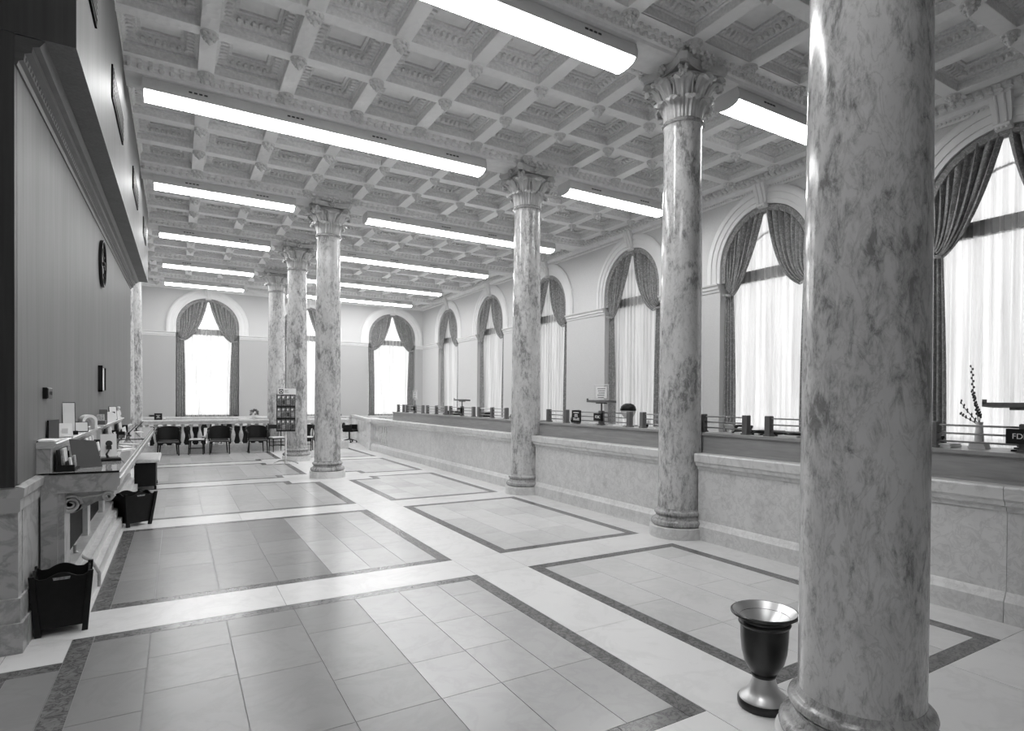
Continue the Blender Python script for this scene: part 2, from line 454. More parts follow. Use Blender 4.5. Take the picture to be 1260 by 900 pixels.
# ------------------------------------------------------------------ walls with arched openings
def arch_pts(c, n=20, r=HW):
    # from the left foot over the arch to the right foot (s, z)
    p = [(c - r, ZSILL)]
    for i in range(n + 1):
        a = PI - PI * i / n; p.append((c + r * math.cos(a), ZA + r * math.sin(a)))
    p.append((c + r, ZSILL)); return p
def arch_wall(centres, s0, s1, ztop, mapf, depth):
    # wall face made of strips round each opening plus the reveal
    mb = MB(); edges = [s0] + [(a + b_) / 2 for a, b_ in zip(centres, centres[1:])] + [s1]
    for c, a, b_ in zip(centres, edges, edges[1:]):
        ap = arch_pts(c)
        for d in (0, depth):
            q = [mapf(a, 0, d), mapf(b_, 0, d), mapf(b_, ZSILL, d), mapf(a, ZSILL, d)]
            mb.add(q, [(0, 1, 2, 3)])
            mb.add([mapf(a, ZSILL, d), mapf(ap[0][0], ZSILL, d), mapf(ap[1][0], ZA, d), mapf(a, ZA, d)], [(0, 1, 2, 3)])
            mb.add([mapf(ap[-1][0], ZSILL, d), mapf(b_, ZSILL, d), mapf(b_, ZA, d), mapf(ap[-1][0], ZA, d)], [(0, 1, 2, 3)])
            top = ap[1:-1]; n = len(top)
            outer = [(a + (b_ - a) * i / (n - 1), ztop) for i in range(n)]
            outer[0] = (a, ztop); outer[-1] = (b_, ztop)
            mb.add([mapf(p[0], p[1], d) for p in top] + [mapf(p[0], p[1], d) for p in outer], [(i, i + 1, n + i + 1, n + i) for i in range(n - 1)])
            mb.add([mapf(a, ZA, d), mapf(top[0][0], ZA, d), mapf(a, ztop, d)], [(0, 1, 2)])
            mb.add([mapf(b_, ZA, d), mapf(top[-1][0], ZA, d), mapf(b_, ztop, d)], [(0, 1, 2)])
        full = ap
        mb.add([mapf(p[0], p[1], 0) for p in full] + [mapf(p[0], p[1], depth) for p in full],
               [(i, i + 1, len(full) + i + 1, len(full) + i) for i in range(len(full) - 1)] + [(0, len(full) - 1, 2 * len(full) - 1, len(full))])
    return mb
mapR = lambda s, z, d: (XW + d, s, z)
mapE = lambda s, z, d: (s, YE + d, z)
wall_right = tag(arch_wall(WY, WY[0] - B / 2, YE + .3, 6.3, mapR, .34).build('wall_right', 'wallfab', None, 30), kind='structure')
wall_back = tag(arch_wall(EX, -1.62, XW + .3, 6.3, mapE, .34).build('wall_back', 'endwall', None, 30), kind='structure')
MB().box(XW, XW + .34, -4.2, WY[0] - B / 2, 0, 6.3).build('wall_section', 'wallfab', wall_right, 0)
tag(MB().box(-3.4, XW + .3, -4.4, -4.2, 0, 6.3).build('wall_front', 'wallfab', None, 0), kind='structure')
wall_left = tag(MB().box(-1.9, -1.62, 16.6, YE + .3, 0, 6.3).build('wall_left', 'wallfab', None, 0), kind='structure')
MB().box(-3.6, -3.4, -4.4, 16.6, 0, 6.3).build('wall_section', 'wallfab', wall_left, 0)

# archivolt: moulded ring in (s, z, out), mapped to each wall; out is towards the room
def arch_sweep(prof, fn, n=28, legs=0.0):
    # prof: list of (radius, out); sweeps over the half circle, with straight legs below
    st = []
    if legs: st.append((None, -1))
    ang = [PI * i / n for i in range(n + 1)]
    rows = []
    if legs: rows.append([(r, -legs, o) for r, o in prof])
    for a in ang: rows.append([(r * math.cos(a), r * math.sin(a), o) for r, o in prof])
    if legs: rows.append([(-r, -legs, o) for r, o in prof])
    mb = MB(); k = len(prof)
    mb.add([fn(*p) for row in rows for p in row], [(i * k + j, i * k + j + 1, (i + 1) * k + j + 1, (i + 1) * k + j) for i in range(len(rows) - 1) for j in range(k - 1)])
    e0 = tuple(range(k)); e1 = tuple((len(rows) - 1) * k + j for j in range(k - 1, -1, -1))
    mb.f += [tuple(reversed(e0)), tuple(reversed(e1))]
    return mb
ARCHP = [(HW - .01, -.03), (HW - .01, .035), (1.14, .04), (1.145, .055), (1.26, .06), (1.265, .075), (1.33, .08), (1.36, .075), (1.40, .045), (1.405, -.02)]
LEG = ZA - 4.165
archR = arch_sweep(ARCHP, lambda x, z, o: (-o, x, z), 36, LEG).mesh('archivolt', 'plaster', 35)
archE = arch_sweep(ARCHP, lambda x, z, o: (x, -o, z), 36, LEG).mesh('archivolt', 'plaster', 35)
def keystone(mapl):
    mb = MB()
    # tapered console: wider at the top, bulging forward
    prof = [(0, .05), (.04, .10), (.10, .09), (.16, .10), (.30, .15), (.40, .19), (.46, .20), (.50, .14)]
    for (z0, o0), (z1, o1) in zip(prof, prof[1:]):
        w0, w1 = .10 + .08 * z0, .10 + .08 * z1
        mb.hexa([mapl(-w0, o0, z0), mapl(w0, o0, z0), mapl(w0, -.02, z0), mapl(-w0, -.02, z0), mapl(-w1, o1, z1), mapl(w1, o1, z1), mapl(w1, -.02, z1), mapl(-w1, -.02, z1)])
    for s in (-.05, .05):
        mb.tube([mapl(s, o + .004, z) for z, o in prof[1:-1]], .018, 6)
    mb.tube([mapl(-.13, .20, .47), mapl(.13, .20, .47)], .035, 10)
    mb.tube([mapl(-.10, .10, .05), mapl(.10, .10, .05)], .028, 10)
    for s in (-.06, 0, .06): mb.ball(mapl(s, .09, .03), .03, 6, 5)
    return mb
ksR = keystone(lambda s, o, z: (-o, s, z)).mesh('keystone', 'plaster', 40)
ksE = keystone(lambda s, o, z: (s, -o, z)).mesh('keystone', 'plaster', 40)
# impost moulding
IMP = [(-.02, 4.01), (.02, 4.01), (.03, 4.06), (.055, 4.075), (.06, 4.125), (.09, 4.145), (.10, 4.175), (-.02, 4.18)]
def impost(a, b_, side, par):
    if b_ - a < .05: return
    if side == 'R':
        MB().prism([(XW - o, z) for o, z in IMP], 'y', a, b_).build('impost_moulding', 'plaster', par, 30)
    else:
        MB().prism([(YE - o, z) for o, z in IMP], 'x', a, b_).build('impost_moulding', 'plaster', par, 30)
ed = [1.0] + [v for c in WY for v in (c - HW - .01, c + HW + .01)] + [YE]
for a, b_ in zip(ed[0::2], ed[1::2]): impost(a, b_, 'R', wall_right)
ed = [-1.62] + [v for c in EX for v in (c - HW - .01, c + HW + .01)] + [XW]
for a, b_ in zip(ed[0::2], ed[1::2]): impost(a, b_, 'E', wall_back)
for c in WY:
    link('archivolt', archR, wall_right, (XW, c, ZA)); link('keystone', ksR, wall_right, (XW, c, 5.47))
for c in EX:
    link('archivolt', archE, wall_back, (c, YE, ZA)); link('keystone', ksE, wall_back, (c, YE, 5.47))
# wall crown: plain band, bead and half beam along both walls
def crown(par, side, a, b_):
    P = [(-.02, 5.80), (.03, 5.80), (.05, 5.83), (.05, 5.85), (.10, 5.87), (.12, 5.93), (.30, 5.95), (.33, 5.99), (.36, 6.0), (.36, 6.28), (-.02, 6.28)]
    if side == 'R': MB().prism([(XW - o, z) for o, z in P], 'y', a, b_).build('crown_moulding', 'ceil', par, 30)
    else: MB().prism([(YE - o, z) for o, z in P], 'x', a, b_).build('crown_moulding', 'ceil', par, 30)
crown(wall_right, 'R', -4.2, YE); crown(wall_back, 'E', -1.62, XW)
mb = MB()
for y in frange(1.0, YE, .06): mb.ball((XW - .055, y, 5.84), .022, 5, 4)
tag(mb.build('bead_moulding', 'ornament', wall_right), kind='stuff')
mb = MB()
for y in frange(1.0, YE, .115): mb.box(XW - .36, XW - .27, y - .035, y + .02, 5.925, 5.985).ball((XW - .24, y, 5.93), .035, 6, 4, (.8, .8, .7))
tag(mb.build('dentil_course', 'ornament', wall_right), kind='stuff')
# wainscot of the end wall and the staff side
for a, b_ in ((-1.62, XW),):
    xs = frange(a, b_, .9)
    ubox('wainscot_base', 'ledge', wall_back, a, b_, YE - .07, YE, 0, .16)
    ubox('wainscot_cap', 'ledge', wall_back, a, b_, YE - .12, YE, .90, .97)
    for p, q in zip(xs, xs[1:]):
        MB().bbox(0, q - p - .01, 0, .74, 0, .045, .02).xf(Matrix.Translation((p, YE, .16)) @ Matrix.Rotation(PI / 2, 4, 'X')).build('wainscot_panel', 'ledge', wall_back, 30)
# ------------------------------------------------------------------ windows: frame, transom, mullion, panes, sill
def window(n, R, c):
    fn = (lambda s, o, z: (XW - o, c + s, z)) if R else (lambda s, o, z: (c + s, YE - o, z))
    def bx(x0, x1, o0, o1, z0, z1):
        p0, p1 = fn(x0, o0, z0), fn(x1, o1, z1)
        return [min(p0[i], p1[i]) for i in range(3)], [max(p0[i], p1[i]) for i in range(3)]
    def add(mb, *a):
        lo, hi = bx(*a); mb.box(lo[0], hi[0], lo[1], hi[1], lo[2], hi[2]); return mb
    o = bpy.data.objects.new('window_%d' % n, None); COL.objects.link(o); tag(o, kind='structure')
    o.location = fn(0, -.25, ZSILL); off = Vector(o.location)
    def part(mb, name, mt, sm=0):
        mb.v = [tuple(Vector(p) - off) for p in mb.v]; return mb.build(name, mt, o, sm)
    mb = MB(); add(mb, -HW, -HW + .07, -.30, -.22, ZSILL, ZA); add(mb, HW - .07, HW, -.30, -.22, ZSILL, ZA)
    add(mb, -HW, HW, -.30, -.22, ZSILL, ZSILL + .1)
    a2 = arch_sweep([(HW - .07, -.30), (HW - .07, -.22), (HW, -.22), (HW, -.30), (HW - .07, -.30)], lambda x, z, q: fn(x, q, ZA + z), 24); mb.add(a2.v, a2.f[:-2])
    part(mb, 'frame', 'winframe')
    part(add(MB(), -HW, HW, -.30, -.20, 4.14, 4.36), 'transom', 'winframe')
    mb = MB(); k = 10; mb.add([fn(HW * .55 * math.cos(PI * i / k) * s_, -.25, ZA + HW * .55 * math.sin(PI * i / k) * s_) for s_ in (1, 1.06) for i in range(k + 1)], [(i, i + 1, k + 2 + i, k + 1 + i) for i in range(k)])
    part(mb, 'arched_glazing_bar', 'winframe')
    part(add(MB(), -HW + .07, HW - .07, -.262, -.256, ZSILL + .1, 4.14), 'pane', 'glass')
    mb = MB(); k = 20; rr_ = HW - .06
    pts = [fn(rr_ * math.cos(PI * i / k), -.258, ZA + rr_ * math.sin(PI * i / k)) for i in range(k + 1)] + [fn(-rr_, -.258, 4.36), fn(rr_, -.258, 4.36)]
    mb.add(pts, [tuple(range(len(pts)))]); part(mb, 'arched_pane', 'glass')
    part(add(MB(), -HW, HW, -.22, .06, ZSILL - .05, ZSILL), 'sill', 'ledge')
    return o
for i, c in enumerate(WY): window(i + 1, True, c)
for i, c in enumerate(EX): window(i + 7, False, c)

# ------------------------------------------------------------------ ceiling: beams, ribs, coffers, bosses
ceiling = tag(MB().box(-3.4, XW + .3, -4.4, YE + .3, 6.285, 6.40).build('ceiling', 'ceil', None, 0), kind='structure')
XL0, XL1 = -1.62, 9.33
YB = YC + [24.78]
BMP = [(-.235, ZB), (-.25, ZB + .03), (-.29, ZB + .035), (-.30, ZB + .07), (-.345, ZB + .075), (-.36, ZB + .11), (-.50, ZC), (-.50, 6.25)]
BMP = BMP + [(-a, z) for a, z in reversed(BMP)]
beam_me = MB().prism(BMP, 'x', XL0, XL1).mesh('beam', 'ceil', 25)
mb = MB()
for x in frange(XL0 + .05, XL1 - .05, .115):
    for s in (-1, 1):
        mb.ball((x, s * .315, ZB + .05), .045, 6, 4, (.8, .7, .9)); mb.box(x - .022, x + .022, s * .36 - .03, s * .36 + .03, ZB + .075, ZB + .125)
dent_me = mb.mesh('dentil_course', 'ornament', 40)
for y in YB:
    bm_ = link('beam', beam_me, ceiling, (0, y, 0)); d = link('dentil_course', dent_me, bm_); d['kind'] = 'stuff'
PXC = .98; XG = [5.21 + PXC * k for k in range(-7, 5)]
RW = .095
# coffer moulding (unit .98 x 1.0 bay centre to centre), centred at the origin
def coffer_mesh(lx, ly):
    a, b_ = lx / 2 - RW, ly / 2 - RW
    mb = MB(); rings = [(-.01, ZC + .004), (0, ZC + .002), (0.0, ZC + .10), (.025, ZC + .105), (.025, ZC + .125), (.15, ZC + .19), (.155, ZC + .21), (.19, ZC + .21), (.19, ZC + .25), (.20, ZC + .25)]
    vs = []; fs = []
    for d, z in rings: vs += [(-a + d, -b_ + d, z), (a - d, -b_ + d, z), (a - d, b_ - d, z), (-a + d, b_ - d, z)]
    for j in range(len(rings) - 1):
        for i in range(4): fs.append((j * 4 + i, j * 4 + 4 + i, j * 4 + 4 + (i + 1) % 4, j * 4 + (i + 1) % 4))
    mb.add(vs, fs)
    d0, z0 = .088, ZC + .152
    def egg(x, y, ax):
        s = (.55, 1.0, .6) if ax == 'x' else (1.0, .55, .6)
        mb.ball((x, y, z0), .062, 6, 4, s)
    n = 8
    for i in range(n):
        t = -1 + (2 * i + 1) / n
        for s in (-1, 1):
            egg((a - d0) * t, s * (b_ - d0), 'x'); egg(s * (a - d0), (b_ - d0) * t, 'y')
    return mb.mesh('coffer_moulding', 'ornament', 35)
cm = coffer_mesh(PXC, 1.03)
cp = MB().box(-PXC / 2 + RW + .19, PXC / 2 - RW - .19, -1.03 / 2 + RW + .19, 1.03 / 2 - RW - .19, ZC + .24, ZC + .30).mesh('coffer_panel', 'ceil', 0)
# hanging rosette boss
bp_ = MB().lathe([(.02, .02), (.095, .02), (.10, .0), (.095, -.02), (.06, -.028), (.066, -.05), (.058, -.07), (.034, -.08), (.034, -.10), (.018, -.125), (.004, -.14)], 16)
for i in range(8):
    q = 2 * PI * i / 8; bp_.ball((.075 * math.cos(q), .075 * math.sin(q), -.03), .026, 6, 4, (1, 1, .8))
for i in range(6):
    q = 2 * PI * i / 6; bp_.ball((.05 * math.cos(q), .05 * math.sin(q), -.075), .02, 6, 4, (1, 1, 1.1))
M['bossm'] = plain('boss_plaster', .60, .7, var=.1)
boss_me = bp_.mesh('boss', 'bossm', 50)
def bay(y0, y1, n, xmin, xmax):
    # y0..y1: between beam edges (boss lines), n coffers deep
    p = (y1 - y0) / n
    xs = [x for x in XG if xmin - .6 < x < xmax + .6]
    for j in range(n + 1):
        yy = y0 + p * j
        if 0 < j < n: ubox('rib', 'relief', ceiling, XL0, XL1, yy - RW + .005, yy + RW - .005, ZC, 6.29)
        for x in xs:
            if xmin < x < xmax: link('boss', boss_me, ceiling, (x, yy, ZC))
    for x in xs: ubox('rib', 'relief', ceiling, x - RW + .005, x + RW - .005, y0 - .02, y1 + .02, ZC - .002, 6.29)
    for x in xs:
        if x + PXC / 2 > XL1 + .2 or x + PXC / 2 < xmin: continue
        for j in range(n):
            c = (x + PXC / 2, y0 + p * (j + .5), 0); s_ = (1, p / 1.03, 1)
            link('coffer_moulding', cm, ceiling, c, 0, s_); link('coffer_panel', cp, ceiling, c, 0, s_)
EDG = .43
bay(YC[0] + EDG, YC[1] - EDG, 3, 3.9, 9.4)
bay(YC[1] + EDG, YC[2] - EDG, 3, -1.0, 9.4)
for k in range(2, 5): bay(YC[k] + EDG, YC[k + 1] - EDG, 3, -1.0, 9.4)
bay(YC[5] + EDG, YB[6] - EDG, 2, -1.4, 9.4)
bay(YB[6] + EDG, YE - .3, 1, -1.4, 9.4)
# ribs and beams over the camera stay plain
# ------------------------------------------------------------------ left: partition, dado, cornice, bulkhead
partition = tag(MB().box(-1.62, -.905, 5.22, 16.4, 1.1, 4.2).build('wall_partition', 'wood', None, 0), kind='structure')
partition.name = 'wall_side'
MB().box(-3.4, -.906, 5.145, 5.222, 1.1, 4.06).build('end_panel', 'woodshade', partition, 0)
# dado
da = bpy.data.objects.new('baseboard_left', None); COL.objects.link(da); tag(da, kind='structure'); da.location = (-.9, 5.2, 0)
def dpart(name, x0, x1, y0, y1, z0, z1, mt='dado'):
    ubox(name, mt, da, x0 + .9, x1 + .9, y0 - 5.2, y1 - 5.2, z0, z1)
for a, b_ in ((-3.2, -2.1), (-2.1, -1.0), (-1.0, -.893)):
    dpart('dado_slab', a, b_ - .003, 5.19, 5.30, .36, .93)
    dpart('plinth_block', a, b_ - .003 + (.03 if b_ > -.95 else 0), 5.15, 5.30, 0, .20)
    dpart('plinth_cap', a, b_ - .003 + (.015 if b_ > -.95 else 0), 5.17, 5.30, .20, .36)
dpart('dado_slab', -1.0, -.893, 5.302, 5.86, .36, .93); dpart('plinth_block', -1.0, -.863, 5.302, 5.84, 0, .20); dpart('plinth_cap', -1.0, -.878, 5.302, 5.84, .20, .36)
for pr_ in ([(.0, .93), (.012, .94), (.012, 1.02), (.03, 1.03), (.035, 1.09), (.0, 1.105)],):
    MB().prism([(-.9 + o + .007 + .9, z) for o, z in pr_] + [(-.2, 1.105), (-.2, .93)], 'y', 5.19 - 5.2 - .03, 16.3 - 5.2).build('dado_cap', 'dado', da, 30)
    MB().prism([(5.19 - o - 5.2, z) for o, z in pr_] + [(.1, 1.105), (.1, .93)], 'x', -2.4, .007).build('dado_cap', 'dado', da, 30)
ubox('dado_slab', 'dado', da, -.2, .007, .66, 11.1, .0, .93)
# cornice: dark moulded run under the bulkhead, rising slightly along the wall
def slanted(prof, y0, dz0, y1, dz1):
    mb = MB(); n = len(prof)
    mb.add([(x, y0, z + dz0) for x, z in prof] + [(x, y1, z + dz1) for x, z in prof],
           [tuple(range(n)), tuple(range(2 * n - 1, n - 1, -1))] + [(i, (i + 1) % n, n + (i + 1) % n, n + i) for i in range(n)])
    return mb
CP = [(-.95, 3.86), (-.895, 3.86), (-.885, 3.89), (-.86, 3.90), (-.855, 3.945), (-.82, 3.96), (-.815, 4.0), (-.78, 4.01), (-.75, 4.055), (-.95, 4.055)]
cor = tag(slanted(CP, 5.15, 0, 16.4, .27).build('trim_1', 'wooddark', None, 30), kind='structure')
mb = MB()
for i in range(150):
    y = 5.2 + 11.2 * i / 149; mb.ball((-.87, y, 3.925 + .27 * (y - 5.14) / 11.26), .026, 5, 4, (.8, 1.1, 1))
tag(mb.build('leaf_moulding', 'wooddark', cor), kind='stuff')
bulk = tag(slanted([(-3.4, 4.06), (-.587, 4.06), (-.587, 6.24), (-3.4, 6.24)], 5.14, 0, 16.6, .29).build('trim_2', 'wood', None, 0), kind='structure')
me = bulk.data; me.materials.append(M['soffit']); me.materials.append(M['woodshade'])
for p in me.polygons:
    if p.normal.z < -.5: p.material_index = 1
    elif abs(p.normal.y) > .5: p.material_index = 2  # ends: lack of light painted by the darker wood
def vent(y0, y1, z0, z1):
    o = link('vent', MB().box(-.0, .012, 0, y1 - y0, 0, z1 - z0).mesh('vent', 'slot', 0), bulk, (-.587, y0, z0))
    L, Hh = y1 - y0, z1 - z0
    mb = MB()
    for a in ((0, L, 0, .018), (0, L, Hh - .018, Hh), (0, .02, 0, Hh), (L - .02, L, 0, Hh)): mb.box(.0, .016, a[0], a[1], a[2], a[3])
    mb.build('vent_frame', 'black', o, 0)
    for z in frange(.05, Hh - .05, .05): MB().box(.004, .022, .03, L - .03, z, z + .022).build('louvre', 'wood', o, 0)
for y0, y1, z in ((4.9 + .3, 6.2, 4.75), (7.64, 9.02, 4.80), (11.0, 12.25, 4.86), (14.2, 15.3, 4.92)): vent(y0, y1, z, z + .34)

# ------------------------------------------------------------------ columns
def leaf_mesh(h, w_, r0, out, name, curl=.10):
    def fn(u, v):
        s = (u - .5) * 2
        if v < .72: t = v / .72; z = h * t; r = r0 + out * t ** 2.2 * .55
        else:
            q = (v - .72) / .28 * PI * .8; r = r0 + out * .55 + curl * math.sin(q * .62) * 1.1; z = h + curl * .55 * math.sin(q) - .02 * q
        wd = w_ * (1 - .12 * v) * (1 if v < .85 else math.sqrt(max(.05, 1 - ((v - .85) / .152) ** 2)))
        a = s * wd / r0
        r += .010 * math.cos(3 * PI * s) - .02 * s * s
        return (r * math.cos(a), r * math.sin(a), z)
    return MB().sheet(fn, 14, 12, .018).mesh(name, 'colbase', 50)
def spiral(cx, cz, r0, turns, n=26):
    return [(cx + r0 * (1 - .8 * i / n) * math.cos(2 * PI * turns * i / n), cz + r0 * (1 - .8 * i / n) * math.sin(2 * PI * turns * i / n)) for i in range(n + 1)]
M['capital'] = plain('capital_stone', .55, .5, var=.12, vs=9)
SHAFT = [(.268, .36), (.268, .8), (.267, 1.7), (.260, 2.8), (.250, 3.8), (.240, 4.7), (.237, 5.12), (.246, 5.16), (.252, 5.17)]
def make_column():
    t = thing('marble_column', '', 'column')
    MB().lathe([(.368, 0), (.368, .135), (.36, .14)], 48).build('plinth', 'ledge', t)
    tor = lambda r, z0, h, n=6: [(r + h / 2 * math.sin(PI * i / n), z0 + h / 2 - h / 2 * math.cos(PI * i / n)) for i in range(n + 1)]
    MB().lathe([(.30, .135)] + tor(.31, .14, .085) + [(.305, .226), (.300, .24), (.288, .252), (.288, .262), (.296, .272)] + tor(.285, .275, .055) + [(.283, .332), (.274, .345), (.27, .362)], 64).build('base', 'colbase', t, 35)
    MB().lathe(SHAFT, 64).build('shaft', 'column', t)
    MB().lathe([(.24, 5.165), (.262, 5.17), (.272, 5.187), (.262, 5.204), (.25, 5.207), (.255, 5.222), (.24, 5.23)], 48).build('astragal', 'colbase', t)
    cap = MB().lathe([(.215, 5.2), (.222, 5.40), (.25, 5.62), (.30, 5.755)], 32).build('capital_bell', 'capital', t)
    lf = leaf_mesh(.21, .080, .238, .12, 'lower_leaf', .055)
    up = leaf_mesh(.40, .078, .235, .26, 'upper_leaf', .085)
    for k in range(8): 
        a = PI / 8 + k * PI / 4; l = link('acanthus_leaf', lf, cap, (0, 0, 5.225), a)
    for k in range(8):
        l = link('acanthus_leaf', up, cap, (0, 0, 5.225), k * PI / 4)
        l.data.materials[0] = M['capital']
    lf.materials[0] = M['capital']
    # volutes under each corner and the smaller helices by the face centres
    vm = MB()
    for s in (-1, 1):
        vm.tube([(x, s * .035, z) for x, z in spiral(.43, 5.68, .068, 2.2)], [.022 - .010 * i / 26 for i in range(27)], 6)
        vm.tube([(.24, s * .02, 5.45), (.31, s * .03, 5.57), (.38, s * .035, 5.69), (.43, s * .035, 5.735)], [.012, .018, .02, .02], 6)
    vm.lathe([(.0, -.045), (.05, -.045), (.05, .045), (.0, .045)], 14).xf(Matrix.Identity(4))
    n0 = len(vm.v) - 56
    vm.v = vm.v[:n0] + [(.43 + p[0], p[2] * .7, 5.68 + p[1]) for p in vm.v[n0:]]
    vme = vm.mesh('volute', 'capital', 50)
    hm = MB()
    for s in (-1, 1):
        hm.tube([(.315 + .02 * math.cos(i), s * (.095 + .0) + s * (x - .0), z) for i, (x, z) in enumerate(spiral(0, 5.655, .05, 1.8, 22))], [.017 - .007 * i / 22 for i in range(23)], 6)
        hm.tube([(.255, s * .10, 5.46), (.28, s * .125, 5.55), (.305, s * .14, 5.63), (.315, s * .145, 5.66)], .014, 6)
    hme = hm.mesh('helix', 'capital', 50)
    fl = MB().ball((.375, 0, 5.80), .03, 8, 6)
    for i in range(6): q = 2 * PI * i / 6; fl.ball((.37, .045 * math.cos(q), 5.80 + .045 * math.sin(q)), .028, 6, 5)
    fme = fl.mesh('fleuron', 'capital', 50)
    for k in range(4):
        link('volute', vme, cap, (0, 0, 0), PI / 4 + k * PI / 2); link('helix', hme, cap, (0, 0, 0), k * PI / 2); link('fleuron', fme, cap, (0, 0, 0), k * PI / 2)
    # abacus with hollow sides and clipped corners
    pts = []
    for k in range(4):
        a0 = PI / 4 + k * PI / 2
        c = Vector((math.cos(a0), math.sin(a0))) ; tn = Vector((-c.y, c.x))
        p0, p1 = c * .535 - tn * .045, c * .535 + tn * .045
        pts += [p0, p1]
        a1 = a0 + PI / 2; c2 = Vector((math.cos(a1), math.sin(a1))); q = c2 * .535 + Vector((c2.y, -c2.x)) * .045
        mid = Vector((math.cos(a0 + PI / 4), math.sin(a0 + PI / 4))) * .325
        for i in range(1, 8):
            s = i / 8; pts.append(p1 * (1 - s) ** 2 + (mid * 2 - (p1 + q) / 2) * 2 * s * (1 - s) + q * s * s)
    mb = MB(); n = len(pts); vs = []
    for f_, z in ((.93, 5.765), (.93, 5.79), (.965, 5.80), (1.0, 5.835), (1.0, 5.862)): vs += [(p.x * f_, p.y * f_, z) for p in pts]
    fs = [tuple(range(n - 1, -1, -1)), tuple(4 * n + i for i in range(n))] + [(j * n + i, j * n + (i + 1) % n, (j + 1) * n + (i + 1) % n, (j + 1) * n + i) for j in range(4) for i in range(n)]
    mb.add(vs, fs).build('abacus', 'capital', t, 30)
    return t
col0 = make_column()
CG = 'marble columns of the hall'
CL = [((2.70, 1.57), 'huge marble column nearest the camera, its capital above the frame'),
      ((XR, YC[1]), 'marble column standing in the parapet just left of the huge foreground column'),
      ((XR, YC[2]), 'marble column standing in the parapet behind the wooden screen, second from the foreground column'),
      ((XM, YC[3]), 'freestanding marble column, nearest of the three in the middle of the hall'),
      ((XM, YC[4]), 'freestanding marble column directly behind the brochure rack'),
      ((XM, YC[5]), 'marble column at the right end of the balustrade, farthest of the three freestanding ones'),
      ((-1.15, YC[4]), 'partly hidden marble column right at the end of the wood-panelled wall'),
      ((-1.15, YC[5]), 'marble column at the left end of the balustrade, left of the first end window')]
for i, ((x, y), l) in enumerate(CL): place(col0, i == 0, (x, y, 0), 0, l, CG)

# ------------------------------------------------------------------ parapet and teller screens along the right
PX = 5.50
LEDP = [(.03, .86), (-.015, .865), (-.02, .90), (-.05, .915), (-.055, .945), (-.075, .965), (-.08, 1.05), (-.07, 1.065), (.16, 1.065), (.16, .86)]
BASP = [(.05, .0), (-.045, .0), (-.045, .165), (-.035, .18), (-.02, .20), (-.01, .225), (.0, .235), (.05, .235)]
def parapet(y0, y1, label, seg):
    t = thing('marble_parapet', label, 'parapet', (PX, y0, 0), 0, 'marble parapet runs between the columns'); L = y1 - y0
    for a, b_ in zip(seg, seg[1:]):
        MB().prism(LEDP, 'y', a + .002, b_ - .002).build('ledge_block', 'ledge', t, 25)
        MB().prism(BASP, 'y', a + .002, b_ - .002).build('base_block', 'parapet', t, 25)
        ubox('slab', 'parapet', t, .0, .14, a + .0015, b_ - .0015, .235, .87)
    return t
PAR = [(-1.2, YC[1] - .29, 'grey marble parapet to the right of the huge foreground column'),
       (YC[1] + .29, YC[2] - .29, 'grey marble parapet between the two columns that stand in it'),
       (YC[2] + .29, 18.1, 'long grey marble parapet running from the second parapet column to the small balusters')]
for a, b_, l in PAR: parapet(a, b_, l, frange(0, b_ - a, 1.75))
# low balustrade and pier at the far end of the parapet
t = thing('stub_balustrade', 'short pale marble balustrade with a square pier at the far end of the parapet', 'balustrade', (PX, 18.1, 0))
MB().prism(LEDP, 'y', 0.002, 1.75).build('rail', 'ledge', t, 25); MB().prism(BASP, 'y', 0.002, 1.75).build('base_block', 'parapet', t, 25)
BALP = [(.055, 0), (.055, .04), (.035, .05), (.03, .08), (.045, .16), (.062, .24), (.066, .30), (.052, .37), (.032, .44), (.026, .48), (.032, .49), (.026, .50), (.032, .56), (.045, .60), (.055, .615), (.055, .64)]
bal_me = MB().lathe(BALP, 14).mesh('baluster', 'ledge', 35)
for i in range(7): link('baluster', bal_me, t, (.06, .16 + .24 * i, .235))
MB().bbox(-.09, .25, 1.75, 2.25, 0, .24, .01).bbox(-.06, .22, 1.78, 2.22, .24, .92, .01).bbox(-.10, .26, 1.73, 2.27, .92, 1.07, .03).build('pier', 'ledge', t, 30)
# panelled diagonal screen wall from the pier to the end wall
t = thing('panelled_barrier', 'low pale panelled marble barrier running from the square pier back to the end wall', 'barrier', (PX + .1, 20.38, 0), 0)
d = Vector((6.48 - PX - .1, 26.4 - 20.38)); L = d.length; rz = math.atan2(d.y, d.x)
t.rotation_euler = (0, 0, rz)
ubox('core', 'ledge', t, 0, L, -.06, .06, 0, .95); ubox('cap', 'ledge', t, 0, L, -.10, .10, .95, 1.02)
for a, b_ in zip(frange(.05, L - .05, 1.0), frange(.05, L - .05, 1.0)[1:]):
    for z0, z1 in ((.12, .40), (.46, .88)): MB().bbox(0, b_ - a - .1, 0, z1 - z0, 0, .025, .012).xf(Matrix.Translation((a, .06, z0)) @ Matrix(((-1, 0, 0, b_ - a - .05), (0, 0, 1, 0), (0, 1, 0, 0), (0, 0, 0, 1)))).build('panel', 'ledge', t, 30)

